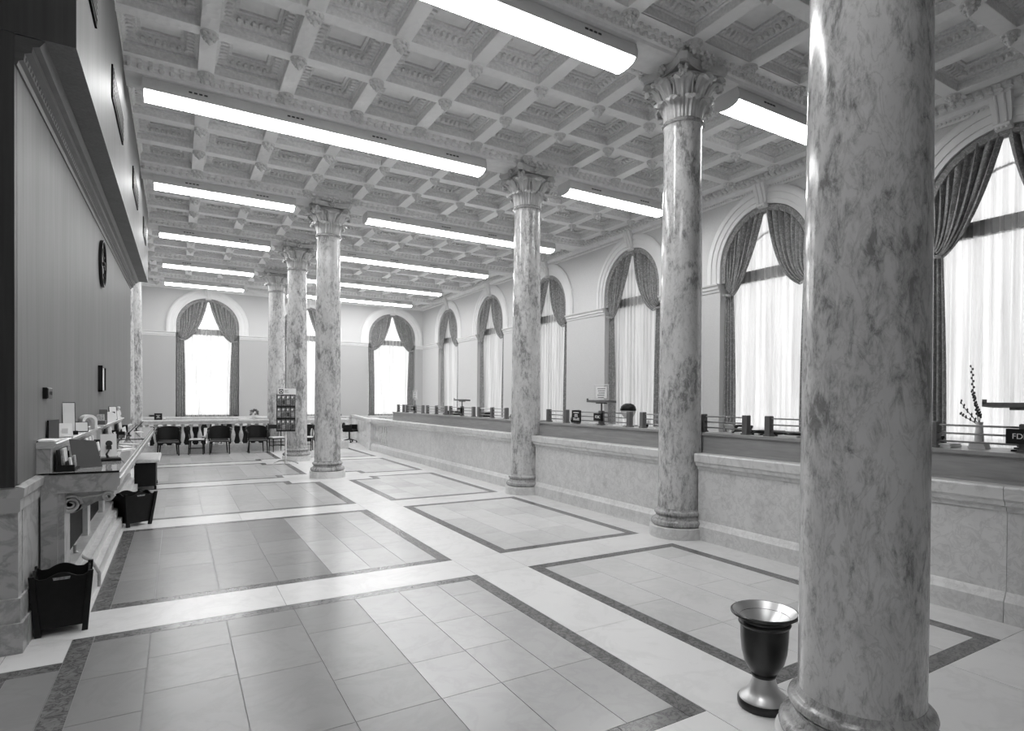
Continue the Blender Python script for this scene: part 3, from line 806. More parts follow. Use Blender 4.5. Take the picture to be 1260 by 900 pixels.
SXF = 5.60     # front of the wooden screen
def screen(y0, y1, label, posts, gaps):
    t = thing('wooden_screen', label, 'counter screen', (SXF, 0, 0), 0, 'wooden teller screens on the parapet')
    MB().box(0, .04, y0, y1, 1.065, 1.285).box(-.012, .0, y0, y1, 1.065, 1.09).build('front_board', 'screen', t, 0)
    MB().box(-.025, .62, y0, y1, 1.285, 1.315).build('counter_top', 'screen', t, 0)
    MB().box(.55, .60, y0, y1, .0, 1.285).build('rear_board', 'screen', t, 0)
    ps = sorted(posts)
    for p in ps:
        MB().bbox(.115, .185, p - .035, p + .035, 1.315, 1.545, .006).bbox(.105, .195, p - .045, p + .045, 1.315, 1.335, .003).build('post', 'post', t, 30)
    for a, b_ in zip(ps, ps[1:]):
        if any(abs((a + b_) / 2 - g) < .3 for g in gaps) : continue
        for z in (1.375, 1.445, 1.515): MB().tube([(.15, a + .03, z), (.15, b_ - .03, z)], .009, 6).build('rail', 'rail', t)
    return t
SCR = [(-1.2, YC[1] - .265, 'wooden teller screen with thin rails to the right of the huge foreground column', [5.20 + .25, 4.77, 4.45, 3.72, 3.02, 2.70, 2.02, 1.3, .98], [4.61, 2.86, 1.14]),
       (YC[1] + .265, YC[2] - .265, 'wooden teller screen between the two parapet columns, with a black notice', [9.2, 8.62, 8.30, 7.62, 6.92, 6.62, 5.95], [8.46, 6.77]),
       (YC[2] + .265, 17.95, 'long wooden teller screen running away beyond the second parapet column', [9.9, 10.5, 10.85, 11.5, 12.15, 12.45, 13.1, 13.8, 14.1, 14.75, 15.4, 15.75, 16.4, 17.1, 17.4, 17.9], [10.68, 12.3, 13.95, 15.58, 17.25])]
for a in SCR: screen(*a)
def text_mesh(s, size, depth=.002):
    cu = bpy.data.curves.new('lettering', 'FONT'); cu.body = s; cu.size = size; cu.extrude = depth; cu.align_x = 'CENTER'; cu.align_y = 'CENTER'
    o = bpy.data.objects.new('lettering', cu); COL.objects.link(o)
    dg = bpy.context.evaluated_depsgraph_get(); me = bpy.data.meshes.new_from_object(o.evaluated_get(dg)); bpy.data.objects.remove(o); bpy.data.curves.remove(cu)
    return me
MTXT = Matrix(((0, 0, -1, 0), (-1, 0, 0, 0), (0, 1, 0, 0), (0, 0, 0, 1)))   # text plane facing -X, reading towards -Y
def lettering(s, size, parent, loc, mt='paper'):
    me = text_mesh(s, size); me.transform(MTXT); me.materials.clear(); me.materials.append(M[mt]); me.name = 'lettering'
    return link('lettering', me, parent, loc)
# sign stands on the middle posts
def sign_stand(y, label, plac, block, txt=None, x=SXF + .15, tray=True):
    t = thing('sign_stand', label, 'sign stand', (x, y, 1.545), 0, 'sign stands on the screen posts')
    MB().tube([(0, 0, 0), (0, 0, .125)], .014, 8).build('stem', 'post', t)
    if tray: MB().hexa([(-.10, -.25, .135), (.10, -.25, .125), (.10, .27, .125), (-.10, .27, .135), (-.10, -.25, .17), (.10, -.25, .16), (.10, .27, .16), (-.10, .27, .17)]).box(-.10, -.085, .24, .27, .16, .195).box(-.04, .04, -.1, .1, .11, .135).build('tray', 'post', t, 0)
    if plac:
        p = MB().box(-.006, .0, -.19, .19, .17, .178).box(-.006, .0, -.19, .19, .412, .42).box(-.006, .0, -.19, -.182, .178, .412).box(-.006, .0, .182, .19, .178, .412).build('placard_frame', 'white', t, 0); MB().box(-.008, -.004, -.14, .14, .2, .38).build('card', 'paper', t, 0)
        mb = MB()
        for i in range(5): mb.box(-.0095, -.008, -.11 + .01 * i, .10 - .015 * (i % 3), .345 - .035 * i, .36 - .035 * i)
        mb.build('print', 'greypaper', t, 0)
    if block:
        MB().box(-.075, -.035, -.09, .11, -.16, -.04).build('name_block', 'black', t, 0)
        lettering(txt or 'FDIC', .062, t, (-.0765, .0, -.10))
    return t
sign_stand(2.02, 'dark sign stand with black lettered block on the screen right of the foreground column', False, True, 'FDIC')
sign_stand(7.62, 'sign stand holding a clear placard, beside the domed lamp on the screen between two columns', True, True, 'FDIC')
sign_stand(13.1, 'sign stand with bare tray on the long far screen', False, True, 'FDIC')
sign_stand(16.4, 'sign stand with a small placard near the far end of the long screen', True, True, 'FDIC', tray=False)
# black notice hung on the screen between the columns
t = thing('notice_plate', 'small black notice with white lettering on the screen between the two parapet columns', 'notice', (SXF + .10, 8.24, 1.34))
MB().box(-.012, .0, -.13, .13, 0, .20).build('plate', 'black', t, 0)
mb = MB()
for z, a, b_ in ((.155, -.08, .08), (.12, -.04, .045), (.095, -.05, .05), (.06, -.09, -.02), (.06, .01, .09), (.035, -.09, .085)): mb.box(-.014, -.012, a, b_, z, z + .014)
mb.build('lettering', 'paper', t, 0)

# ------------------------------------------------------------------ fluorescent lamps under the beams
def lamp_parts(n):
    t = thing('ceiling_lamp', '', 'lamp'); L = 1.222 * n
    prof = [(-.17, .215), (-.205, .12), (-.20, .06), (-.185, .045), (.185, .045), (.20, .06), (.205, .12), (.17, .215)]
    MB().prism(prof, 'x', 0, L).build('housing', 'lampbody', t, 30)
    lens = [(-.192, .05)] + [(-.182 * math.cos(PI * i / 10), .045 - .05 * math.sin(PI * i / 10)) for i in range(11)] + [(.192, .05)]
    lm = MB().prism(lens, 'x', .004, 1.218).mesh('diffuser', 'lens', 40)
    for i in range(n): link('diffuser', lm, t, (1.222 * i, 0, 0))
    jb = MB().prism([(x * 1.01, z - .002) for x, z in lens], 'x', -.004, .004).mesh('joint_band', 'slot', 40)
    for i in range(1, n): link('joint_band', jb, t, (1.222 * i, 0, 0))
    cap = [(-.18, .215), (-.215, .12), (-.205, .04)] + [(-.19 * math.cos(PI * i / 10), .04 - .055 * math.sin(PI * i / 10)) for i in range(11)] + [(.205, .04), (.215, .12), (.18, .215)]
    cm_ = MB().prism(cap, 'x', -.018, 0).mesh('end_cap', 'lampbody', 40)
    link('end_cap', cm_, t); link('end_cap', cm_, t, (L + .018, 0, 0))
    for i in range(n):
        mb = MB()
        for k in range(4): mb.box(.5 + .06 * k, .54 + .06 * k, -.206, -.19, .13, .15)
        mb.build('vent_slot', 'slot', t, 0)
        t.children[-1].location = (1.222 * i, 0, 0)
    return t
lamp2, lamp4 = lamp_parts(2), lamp_parts(4)
ZL = ZB - .215
nf, ns = ['nearest', 'second', 'third', 'fourth', 'fifth', 'sixth'], 0
LA = [(2, -.38, YC[0], 'two-part ceiling lamp above the camera on the left side'),
      (4, -.38, YC[1], 'ceiling lamp at the top of the picture, left of the first parapet column'),
      (2, 6.27, YC[1], 'short ceiling lamp half hidden behind the huge foreground column'),
      (4, -.38, YC[2], 'long four-part ceiling lamp, second from the camera, on the left side'),
      (2, 6.27, YC[2], 'short ceiling lamp just right of the second parapet column capital'),
      (2, -.38, YC[3], 'two-part ceiling lamp at left, just below and behind the long second lamp'),
      (4, 3.57, YC[3], 'long ceiling lamp starting right beside the capital of the nearest freestanding column'),
      (2, -.38, YC[4], 'two-part ceiling lamp at left, fourth row from the camera'),
      (4, 3.57, YC[4], 'long ceiling lamp passing behind the nearest freestanding column, second of the far right rows'),
      (2, -.38, YC[5], 'two-part ceiling lamp at left, fifth row from the camera'),
      (4, 3.57, YC[5], 'long ceiling lamp on the right side, last but one before the end wall'),
      (2, -.38, YB[6], 'two-part ceiling lamp at left, closest to the first end window'),
      (4, 3.57, YB[6], 'long ceiling lamp on the right side, closest to the end wall')]
u2 = u4 = True
for n, x, y, l in LA:
    if n == 2: place(lamp2, u2, (x, y, ZL), 0, l, 'fluorescent ceiling lamps'); u2 = False
    else: place(lamp4, u4, (x, y, ZL), 0, l, 'fluorescent ceiling lamps'); u4 = False

# ------------------------------------------------------------------ curtains
def drape(sgn, var):
    # swag from the arch to a tie, and a straight tail below; local: x out of the wall towards the room = -o on the right wall
    t = thing('drape', '', 'curtain')
    tie = (-.86, 3.92)
    def sw(u, v):
        # u: outer to leading edge, v: top to tie
        a = PI - (PI / 2 - .02) * (u ** .9)
        T = Vector((1.0 * math.cos(a), ZA + .99 * math.sin(a)))
        Q = Vector((-1.0 + .22 * u, tie[1] + .16 * (1 - u) - .04 * u))
        C = Vector((-1.02, 4.15)) * (1 - u) + Vector((-.30 + var, 4.12)) * u
        p = T * (1 - v) ** 2 + C * 2 * v * (1 - v) + Q * v * v
        amp = .05 * (1 - .5 * v)
        o = .03 + .10 * math.sin(PI * (.15 + .75 * v)) * (.3 + .7 * u) + amp * math.sin(2 * PI * (9.5 * u ** 1.05) + 1.3 * var + .5 * math.sin(4 * v)) + .018 * math.sin(2 * PI * 17 * u + 2 * v)
        return (p.x * sgn, o - .13, p.y)
    def tail(u, v):
        wd = .20 + .07 * v
        x = -1.02 + wd * u + (.02 * math.sin(3 * v + var * 9)) * u
        o = .02 + .04 * math.sin(2 * PI * 3.4 * u + .8 * math.sin(2.2 * v) + var * 5) * (.5 + .5 * v)
        return (x * sgn, o - .15, tie[1] + .26 - (tie[1] + .26 - ZSILL - .02) * v)
    def tieb(u, v):
        x = -1.03 + .24 * u; return (x * sgn, -.02 + .03 * math.sin(PI * u), tie[1] + .02 - .05 * u + .05 * (v - .5))
    return t, sw, tail, tieb
def drape_mesh(sgn, var, R):
    t, sw, tail, tieb = drape(sgn, var)
    m = (lambda p: (-p[1], p[0], p[2])) if R else (lambda p: (p[0], -p[1], p[2]))
    MB().sheet(lambda u, v: m(sw(u, v)), 80, 22, .012 if (sgn > 0) ^ R else -.012).build('swag', 'damask', t, 70)
    MB().sheet(lambda u, v: m(tail(u, v)), 36, 14, .01 if (sgn > 0) ^ R else -.01).build('tail', 'damask', t, 70)
    MB().sheet(lambda u, v: m(tieb(u, v)), 10, 3, .012 if (sgn > 0) ^ R else -.012).build('tieback', 'damask', t, 70)
    return t
VALP = [(.93, -.10), (.93, -.02), (.945, .0), (1.045, .0), (1.06, -.02), (1.06, -.10)]
# (window centre, wall, name)
WN = [(True, WY[0], 'the dark near window at the right edge'), (True, WY[1], 'the window left of the foreground column'), (True, WY[2], 'the window between the two parapet columns'),
      (True, WY[3], 'the window beside the second parapet column'), (True, WY[4], 'the second window from the far right corner'), (True, WY[5], 'the side window nearest the end wall'),
      (False, EX[0], 'the left window of the end wall'), (False, EX[1], 'the middle end window hidden between columns'), (False, EX[2], 'the right window of the end wall')]
valR = arch_sweep(VALP, lambda x, z, o: (-o, x, z), 32, .30).mesh('arched_pelmet', 'damask', 40)
valE = arch_sweep(VALP, lambda x, z, o: (x, -o, z), 32, .30).mesh('arched_pelmet', 'damask', 40)
protoD = {(R, s): drape_mesh(s, .03 * s, R) for R in (True, False) for s in (-1, 1)}
used = set()
def sheer_mesh(R):
    def fn(u, v):
        s = -1.0 + 2.0 * u
        zt = ZA + math.sqrt(max(0.0, 1.0 - s * s)) - .03
        o = -.20 + .022 * math.sin(2 * PI * 13 * u + .6 * math.sin(5 * v)) + .012 * math.sin(2 * PI * 29 * u + 2)
        z = zt + (ZSILL + .01 - zt) * v
        return (-o, s, z) if R else (s, -o, z)
    return MB().grid(fn, 200, 8).mesh('sheer_curtain', 'voile', 80)
shR, shE = sheer_mesh(True), sheer_mesh(False)
for R, c, nm in WN:
    loc = (XW, c, 0) if R else (c, YE, 0)
    for s in (-1, 1):
        # sgn +1 is the left half seen from inside on the right wall (towards +Y)
        k = (R, s); o = protoD[k] if k not in used else copy_tree(protoD[k]); used.add(k)
        o.location = loc
        left = (s < 0) if R else (s > 0)
        o['label'] = 'damask drape tied back on the %s of %s' % ('left' if left else 'right', nm); o['group'] = 'damask window drapes'
    p = link('arched_pelmet', valR if R else valE, None, (loc[0], loc[1], ZA)); tag(p, 'arched damask pelmet over %s' % nm, 'pelmet', 'arched window pelmets')
    q = link('sheer_curtain', shR if R else shE, None, loc); tag(q, 'white sheer curtain glowing in %s' % nm, 'curtain', 'white sheer curtains')

# ------------------------------------------------------------------ writing counter on the left
t = thing('writing_counter', 'grey marble writing counter with carved console brackets along the wood-panelled wall', 'counter', (-.88, 5.84, 0))
CX, CYL = .49, 8.0
CPR = [(0, .955), (CX - .02, .955), (CX - .015, .985), (CX, .995), (CX + .005, 1.05), (CX - .005, 1.055), (CX, 1.10), (0, 1.10)]
for a, b_ in zip(frange(0, CYL, 2.0), frange(0, CYL, 2.0)[1:]): MB().prism(CPR, 'y', a + .002, b_ - .002).build('top_slab', 'dado', t, 25)
MB().box(.06, CX - .005, .0, 4.2, 1.10, 1.112).build('glass_sheet', 'plate', t, 0); MB().box(.06, CX - .005, 4.22, CYL, 1.10, 1.118).build('glass_sheet', 'plate', t, 0)
MB().box(.05, CX - .004, -.004, .0, 1.098, 1.113).box(.05, CX - .004, 4.21, 4.22, 1.10, 1.120).build('glass_edge', 'black', t, 0)
ubox('back_panel', 'dado', t, .0, .075, .072, CYL, 0, .955)
MB().box(0, .10, .0, .07, .0, .955).box(.10, .14, .02, .3, 0, .955).build('end_pilaster', 'dado', t, 0)
for a in (.3, 1.7, 3.1, 4.5, 5.9):
    g = MB().box(.075, .085, a + .05, a + 1.2, .36, .90).build('grille', 'black', t, 0)
    mb = MB()
    for i in range(26):
        y = a + .07 + 1.1 * i / 25; mb.box(.085, .093, y, y + .014, .37, .89)
    tag(mb.build('grille_bars', 'grille', g, 0), kind='stuff')
    ubox('pilaster', 'ledge', t, .075, .13, a + 1.22, a + 1.42, .30, .955)
for z0, z1, d in ((0, .13, .27), (.13, .24, .22), (.24, .33, .17)):
    for a, b_ in zip(frange(0.05, 7.2, 1.8), frange(0.05, 7.2, 1.8)[1:]): ubox('plinth_step', 'ledge', t, .075, d, a + .002, b_ - .002, z0, z1)
def scroll_bracket(y):
    mb = MB(); W = .10
    # body between the large inner volute and the small outer one
    pts = [(.10, .955), (.42, .955), (.43, .90), (.40, .865), (.33, .86), (.26, .82), (.20, .79), (.12, .80)]
    mb.prism(pts, 'y', y, y + W)
    b_ = mb.build('bracket', 'dado', t, 30)
    for (cx, cz, r, tn) in ((.165, .85, .072, 2.3), (.405, .895, .04, 1.8)):
        m2 = MB()
        for yy in (y - .006, y + W + .006): m2.tube([(x, yy, z) for x, z in spiral(cx, cz, r, tn)], [.013 - .005 * i / 26 for i in range(27)], 6)
        m2.lathe([(.0, 0), (r, 0), (r, W), (0, W)], 18); n0 = len(m2.v) - 72
        m2.v = m2.v[:n0] + [(cx + p[0], y + p[2], cz + p[1]) for p in m2.v[n0:]]
        m2.build('volute', 'ledge', b_, 40)
    m3 = MB(); m3.tube([(.10, y - .004, .925), (.24, y - .004, .90), (.34, y - .004, .91), (.41, y - .004, .93)], .008, 6); m3.build('fillet', 'ledge', b_)
for y in (.12, 2.62, 5.1, 7.6): scroll_bracket(y)
MB().tube([(.12, .75, .40), (.12, .75, .34), (.20, .75, .27), (.235, .75, .25), (.29, .75, .13), (.29, .75, .01)], .014, 8).build('pipe', 'dado', t)
# raised marble shelf at the back, in two lengths
for a, b_, l in ((5.84, 8.85, 'raised marble shelf at the back of the near half of the writing counter'), (9.3, 12.6, 'raised marble shelf at the back of the far half of the writing counter')):
    s = thing('marble_shelf', l, 'shelf', (-.905, a, 1.112), 0, 'raised counter shelves')
    for p, q in zip(frange(0, b_ - a, 1.5), frange(0, b_ - a, 1.5)[1:]):
        MB().box(0, .085, p + .001, q - .001, 0, .19).build('riser', 'dado', s, 0)
        MB().prism([(0, .19), (.10, .19), (.105, .205), (.12, .215), (.125, .225), (.115, .232), (0, .232)], 'y', p - (.01 if p == 0 else -.001), q - .001).build('shelf_slab', 'ledge', s, 25)
SZ, CZ = 1.345, 1.113     # top of the shelf, top of the glass

# things on the shelf and counter: leaning boards and cards
def board(name, label, cat, x, y, z, wd, h, lean, rz, mt, th_=.012, edge=None, group=None):
    t = thing(name, label, cat, (x, y, z), rz, group)
    R_ = Matrix.Rotation(lean, 4, 'X')
    MB().box(-wd / 2, wd / 2, -th_ / 2, th_ / 2, 0, h).xf(R_).build('board', mt, t, 0)
    if edge:
        MB().box(-wd / 2 + .006, wd / 2 - .006, -th_ / 2 - .003, -th_ / 2, .006, h - .006).xf(R_).build('face', edge, t, 0)
    MB().hexa([(-.02, .0, 0), (.02, .0, 0), (.02, h * .35, 0), (-.02, h * .35, 0), (-.02, 0, h * .6), (.02, 0, h * .6), (.02, .006, h * .6), (-.02, .006, h * .6)]).build('strut', mt, t, 0)
    return t
def paper_stack(label, x, y, z, a, b_, h, rz=0, cat='papers', name='paper_stack', mt='paper'):
    t = thing(name, label, cat, (x, y, z), rz)
    n = max(2, int(h / .004)); n = min(n, 6)
    for i in range(n):
        d = random.uniform(-.008, .008); MB().box(-a / 2 + d, a / 2 + d, -b_ / 2 - d, b_ / 2 - d, h * i / n, h * (i + 1) / n - .0005).build('sheet', mt, t, 0)
    return t
def slip_rack(label, x, y, z, n, group='slip racks on the counter', h=.17):
    t = thing('slip_rack', label, 'rack', (x, y, z), 0, group); L = .085 * n
    MB().box(-.055, -.045, -.01, L, 0, h).box(-.055, .06, -.01, L, 0, .012).box(-.055, .06, -.012, -.004, 0, h * .30).box(-.055, .06, L - .004, L + .004, 0, h * .75).box(.0, .006, 0, L, 0, h * .45).build('frame', 'black', t, 0)
    for i in range(n):
        for k, (xx, hh) in enumerate(((-.02, h * 1.02), (.03, h * .62))):
            if random.random() < .15: continue
            MB().hexa([(xx, .085 * i + .01, .014), (xx + .012, .085 * i + .01, .014), (xx + .012, .085 * i + .072, .014), (xx, .085 * i + .072, .014),
                       (xx - .012, .085 * i + .01, hh), (xx + .0, .085 * i + .01, hh), (xx, .085 * i + .072, hh), (xx - .012, .085 * i + .072, hh)]).build('slip_pad', 'paper' if (i + k) % 3 else 'greypaper', t, 0)
    return t
slip_rack('black slip rack with white pads at the near end of the counter', -.745, 5.93, CZ, 6)
slip_rack('black slip rack with white pads behind the figure card on the near counter', -.745, 7.3, CZ, 8)
slip_rack('black slip rack with pads at the near end of the far counter half', -.745, 9.5, CZ + .006, 6)
slip_rack('black slip rack with pads, last on the far counter half', -.745, 11.2, CZ + .006, 7)
# big dark easel board with its back to the camera
t = thing('easel_board', 'large dark grey easel board standing on the near end of the counter', 'board', (-.64, 6.22, CZ), math.radians(8))
MB().hexa([(-.085, -.015, 0), (.105, -.015, 0), (.105, 0, 0), (-.085, 0, 0), (-.115, .055, .235), (.06, .055, .215), (.06, .065, .215), (-.115, .065, .235)]).build('board', 'darkgrey', t, 0)
MB().hexa([(-.03, .0, 0), (.06, .0, 0), (.06, .13, 0), (-.03, .13, 0), (-.03, .05, .18), (.04, .05, .18), (.04, .058, .18), (-.03, .058, .18)]).build('strut', 'paper', t, 0)
t = board('figure_card', 'white show card with a dark round figure leaning behind the dark easel board', 'card', -.575, 7.25, CZ, .13, .22, -.12, math.radians(10), 'paper')
MB().lathe([(0, 0), (.028, 0), (.028, .002), (0, .002)], 16).xf(Matrix.Translation((.0, -.022, .13)) @ Matrix.Rotation(PI / 2 - .12, 4, 'X')).build('print', 'slot', t, 0)
MB().box(-.022, .022, -.022, -.02, .07, .105).build('print', 'slot', t, 0)
t = thing('pen_stand', 'low black desk pen stand on the near counter edge', 'pen stand', (-.52, 6.75, CZ), .15)
MB().bbox(-.075, .075, -.05, .05, 0, .03, .008).build('base', 'black', t); MB().tube([(-.02, .0, .03), (-.03, .02, .06), (.01, .09, .13)], [.012, .009, .004], 6).build('pen', 'black', t)
for i, (x, y, l) in enumerate(((-.60, 8.15, 'chained black pen in a socket on the counter beyond the figure card'), (-.62, 10.9, 'slanted black pen in a socket on the far counter half'), (-.60, 12.4, 'tilted black pen in a socket near the far end of the counter'))):
    t = thing('counter_pen', l, 'pen', (x, y, CZ + (.006 if i else 0)), -.6, 'counter pens')
    MB().lathe([(.035, 0), (.035, .01), (.012, .018), (.014, .05)], 12).build('socket', 'black', t); MB().tube([(0, 0, .04), (.05, .10, .16)], [.007, .004], 6).build('pen', 'black', t)
for i, (x, y, rz, l) in enumerate(((-.53, 8.6, .3, 'loose white slip lying farther along the near glass sheet'), (-.50, 8.1, -.5, 'loose white slip lying nearest on the glass sheet'), (-.55, 12.0, .2, 'pair of white slips on the far glass sheet'), (-.52, 9.0, .7, 'crooked white slip beside the second glass sheet'))):
    paper_stack(l, x, y, CZ + (.006 if y > 10 else 0), .09, .24, .008, rz, 'slip', 'deposit_slip')
paper_stack('stack of white papers on the near end of the raised marble shelf', -.85, 5.98, SZ, .10, .24, .02)
board('leaning_plate', 'dark upright plate leaning against the wall at the near end of the shelf', 'plate', -.875, 6.35, SZ, .26, .16, .0, PI / 2 - .12, 'black')
board('slanted_card', 'white card tilted on the shelf beside the dark leaning plate', 'card', -.83, 6.6, SZ, .11, .13, -.5, .25, 'paper', .03)
t = board('show_board', 'tall white-faced show board on the shelf, tallest there', 'board', -.86, 7.05, SZ, .10, .30, -.08, .35, 'black', .03, 'paper')
board('small_box_card', 'small pale box card right behind the tall show board', 'card', -.83, 7.55, SZ, .13, .10, -.2, .3, 'black', .03, 'paper')
MB().box(-.06, .06, -.05, .05, 0, .035).build('base', 'black', t, 0)
t = thing('arch_card', 'pale arched card standing on the shelf, last before the gap', 'card', (-.83, 8.15, SZ), .5)
MB().prism([(-.07, 0)] + [(.07 * math.cos(PI - PI * i / 12), .09 + .07 * math.sin(PI * i / 12)) for i in range(13)] + [(.07, 0), (.045, 0)] + [(.045 * math.cos(PI * i / 12), .085 + .045 * math.sin(PI * i / 12)) for i in range(13)] + [(-.045, 0)], 'y', -.05, .05).build('arch', 'paper', t, 30)
paper_stack('flat leaflets on the shelf in front of the arched card', -.84, 8.5, SZ, .10, .3, .015)
t = thing('card_box', 'dark low box with a pale lid at the start of the far shelf', 'box', (-.84, 9.5, SZ), 0)
MB().box(-.05, .06, -.12, .12, 0, .05).build('body', 'darkgrey', t, 0); MB().hexa([(-.04, -.08, .05), (.04, -.08, .05), (.04, .08, .05), (-.04, .08, .05), (-.035, -.02, .13), (.035, -.02, .13), (.035, .08, .13), (-.035, .08, .13)]).build('lid', 'greypaper', t, 0)
board('dark_stand', 'small dark upright stand on the far shelf behind the low box', 'stand', -.86, 10.1, SZ, .09, .18, -.05, .3, 'darkgrey')
t = thing('round_card', 'round-topped pale card standing midway on the far shelf', 'card', (-.83, 10.6, SZ), .45)
MB().prism([(-.07, 0)] + [(.07 * math.cos(PI - PI * i / 12), .07 + .07 * math.sin(PI * i / 12)) for i in range(13)] + [(.07, 0)], 'y', -.03, .03).build('card', 'paper', t, 30)
board('tilted_board', 'black-backed white board tilted on the far shelf', 'board', -.84, 11.35, SZ, .10, .21, -.25, .4, 'black', .02, 'paper')
t = thing('figurine', 'small white figurine at the far end of the shelf', 'figurine', (-.83, 12.1, SZ), 0)
MB().lathe([(.05, 0), (.05, .015), (.03, .03), (.04, .08), (.025, .13), (.012, .15)], 12).build('body', 'china', t); MB().ball((0, 0, .175), .028, 10, 8).build('head', 'china', t)
t = thing('card_fan', 'fan of white cards on the far shelf between the tilted board and the figurine', 'cards', (-.83, 11.75, SZ), .3)
for i in range(4): MB().box(-.04, .04, -.003, .003, 0, .13).xf(Matrix.Translation((0, .03 * i, 0)) @ Matrix.Rotation(-.3 + .1 * i, 4, 'X')).build('card', 'paper', t, 0)

# on the wall
t = thing('outlet_box', 'small black electrical box with two sockets on the wood wall', 'electrical box', (-.905, 6.09, 1.68))
MB().bbox(0, .20, 0, .09, 0, .035, .008).xf(Matrix(((0, 0, 1, 0), (1, 0, 0, 0), (0, 1, 0, 0), (0, 0, 0, 1)))).build('box', 'black', t, 30)
for y in (.09, .15): MB().box(.035, .038, y - .012, y + .012, .03, .06).build('socket', 'slot', t, 0)
t = thing('wall_frame', 'narrow framed white card hanging on the wood wall above the counter', 'picture frame', (-.905, 9.95, 1.77))
MB().box(0, .05, 0, .02, 0, .35).box(0, .05, .43, .45, 0, .35).box(0, .05, 0, .45, 0, .02).box(0, .05, 0, .45, .33, .35).build('frame', 'black', t, 0); MB().box(.005, .03, .02, .43, .02, .33).build('card', 'paper', t, 0)
t = thing('wall_clock', 'large round wall clock with dark rim and hour marks on the wood wall', 'clock', (-.905, 10.31, 3.545))
RX = Matrix(((0, 0, 1, 0), (1, 0, 0, 0), (0, 1, 0, 0), (0, 0, 0, 1)))
MB().lathe([(.295, 0), (.32, 0), (.325, .02), (.32, .04), (.30, .04), (.295, .03)], 48, cap=False).xf(RX).build('rim', 'black', t)
MB().lathe([(0, 0), (.296, 0), (.296, .008), (0, .008)], 48).xf(RX).build('dial', 'wood', t)
for i in range(12): MB().box(-.012 if i % 3 else -.02, .012 if i % 3 else .02, .215, .28, .008, .022).xf(RX @ Matrix.Rotation(-i * PI / 6, 4, 'Z')).build('hour_mark', 'black', t, 0)
MB().lathe([(0, .008), (.03, .008), (.025, .05), (0, .05)], 16).xf(RX).build('hub', 'black', t)
for a, L in ((2.0, .15), (-.9, .22)): MB().box(-.010, .010, -.03, L, .03, .037).xf(RX @ Matrix.Rotation(-a, 4, 'Z')).build('hand', 'black', t, 0)

# ------------------------------------------------------------------ waste baskets with shaped rims
def basket(label, loc, rz, wb=.27, wt=.33, h=.40):
    t = thing('waste_basket', label, 'waste basket', loc, rz, 'black wooden waste baskets')
    def side(i):
        # rim profile: raised handle arch in the middle, scalloped shoulders
        n = 16; T = []
        for k in range(n + 1):
            s = -1 + 2 * k / n; z = h - .03 + .035 * max(0, math.cos(s * PI * .95)) + (.015 if abs(s) > .85 else 0); T.append((s * wt / 2, z))
        bt = [(wb / 2, .045), (-wb / 2, .045)]
        R_ = Matrix.Rotation(i * PI / 2, 4, 'Z')
        def P(s, z, d): f = (z - .045) / (h - .045); return R_ @ Vector((s, -(wb + (wt - wb) * f) / 2 + d, z))
        out = [(x, z) for x, z in T] + bt; m = len(out)
        # slot for the hand
        mb = MB(); mb.add([P(x, z, 0) for x, z in out] + [P(x, z, .012) for x, z in out], [tuple(range(m - 1, -1, -1)), tuple(range(m, 2 * m))] + [(k, (k + 1) % m, m + (k + 1) % m, m + k) for k in range(m)])
        o = mb.build('side_panel', 'blackwood', t, 20)
        if i % 2 == 0:
            sl = MB().add([P(x, z, -.002) for x, z in ((-.045, h - .045), (.045, h - .045), (.05, h - .025), (-.05, h - .025))], [(3, 2, 1, 0)]); sl.build('hand_slot', 'greypaper', o, 0)
    for i in range(4): side(i)
    for sx in (-1, 1):
        for sy in (-1, 1):
            MB().hexa([(sx * wb / 2 - .018, sy * wb / 2 - .018, 0), (sx * wb / 2 + .018, sy * wb / 2 - .018, 0), (sx * wb / 2 + .018, sy * wb / 2 + .018, 0), (sx * wb / 2 - .018, sy * wb / 2 + .018, 0),
                       (sx * wt / 2 - .016, sy * wt / 2 - .016, h), (sx * wt / 2 + .016, sy * wt / 2 - .016, h), (sx * wt / 2 + .016, sy * wt / 2 + .016, h), (sx * wt / 2 - .016, sy * wt / 2 + .016, h)]).build('corner_post', 'blackwood', t, 0)
    MB().box(-wb / 2, wb / 2, -wb / 2, wb / 2, .05, .062).build('bottom', 'blackwood', t, 0)
basket('black wooden waste basket in the left foreground beside the marble dado', (-.715, 5.57, 0), .10, .26, .33, .44)
basket('black wooden waste basket farther back under the counter edge', (-.50, 9.62, 0), .55, .27, .37, .44)
t = thing('low_cabinet', 'low black cabinet with a pale marble top at the far end of the counter', 'cabinet', (-.50, 13.5, 0))
MB().box(-.17, .16, -.35, .6, .06, .50).build('body', 'blackwood', t, 0); MB().bbox(-.21, .22, -.42, 1.2, .50, .56, .02).build('top', 'ledge', t, 30)
for sx in (-.15, .15):
    for sy in (-.3, .55): MB().box(sx - .02, sx + .02, sy - .02, sy + .02, 0, .06).build('foot', 'blackwood', t, 0)

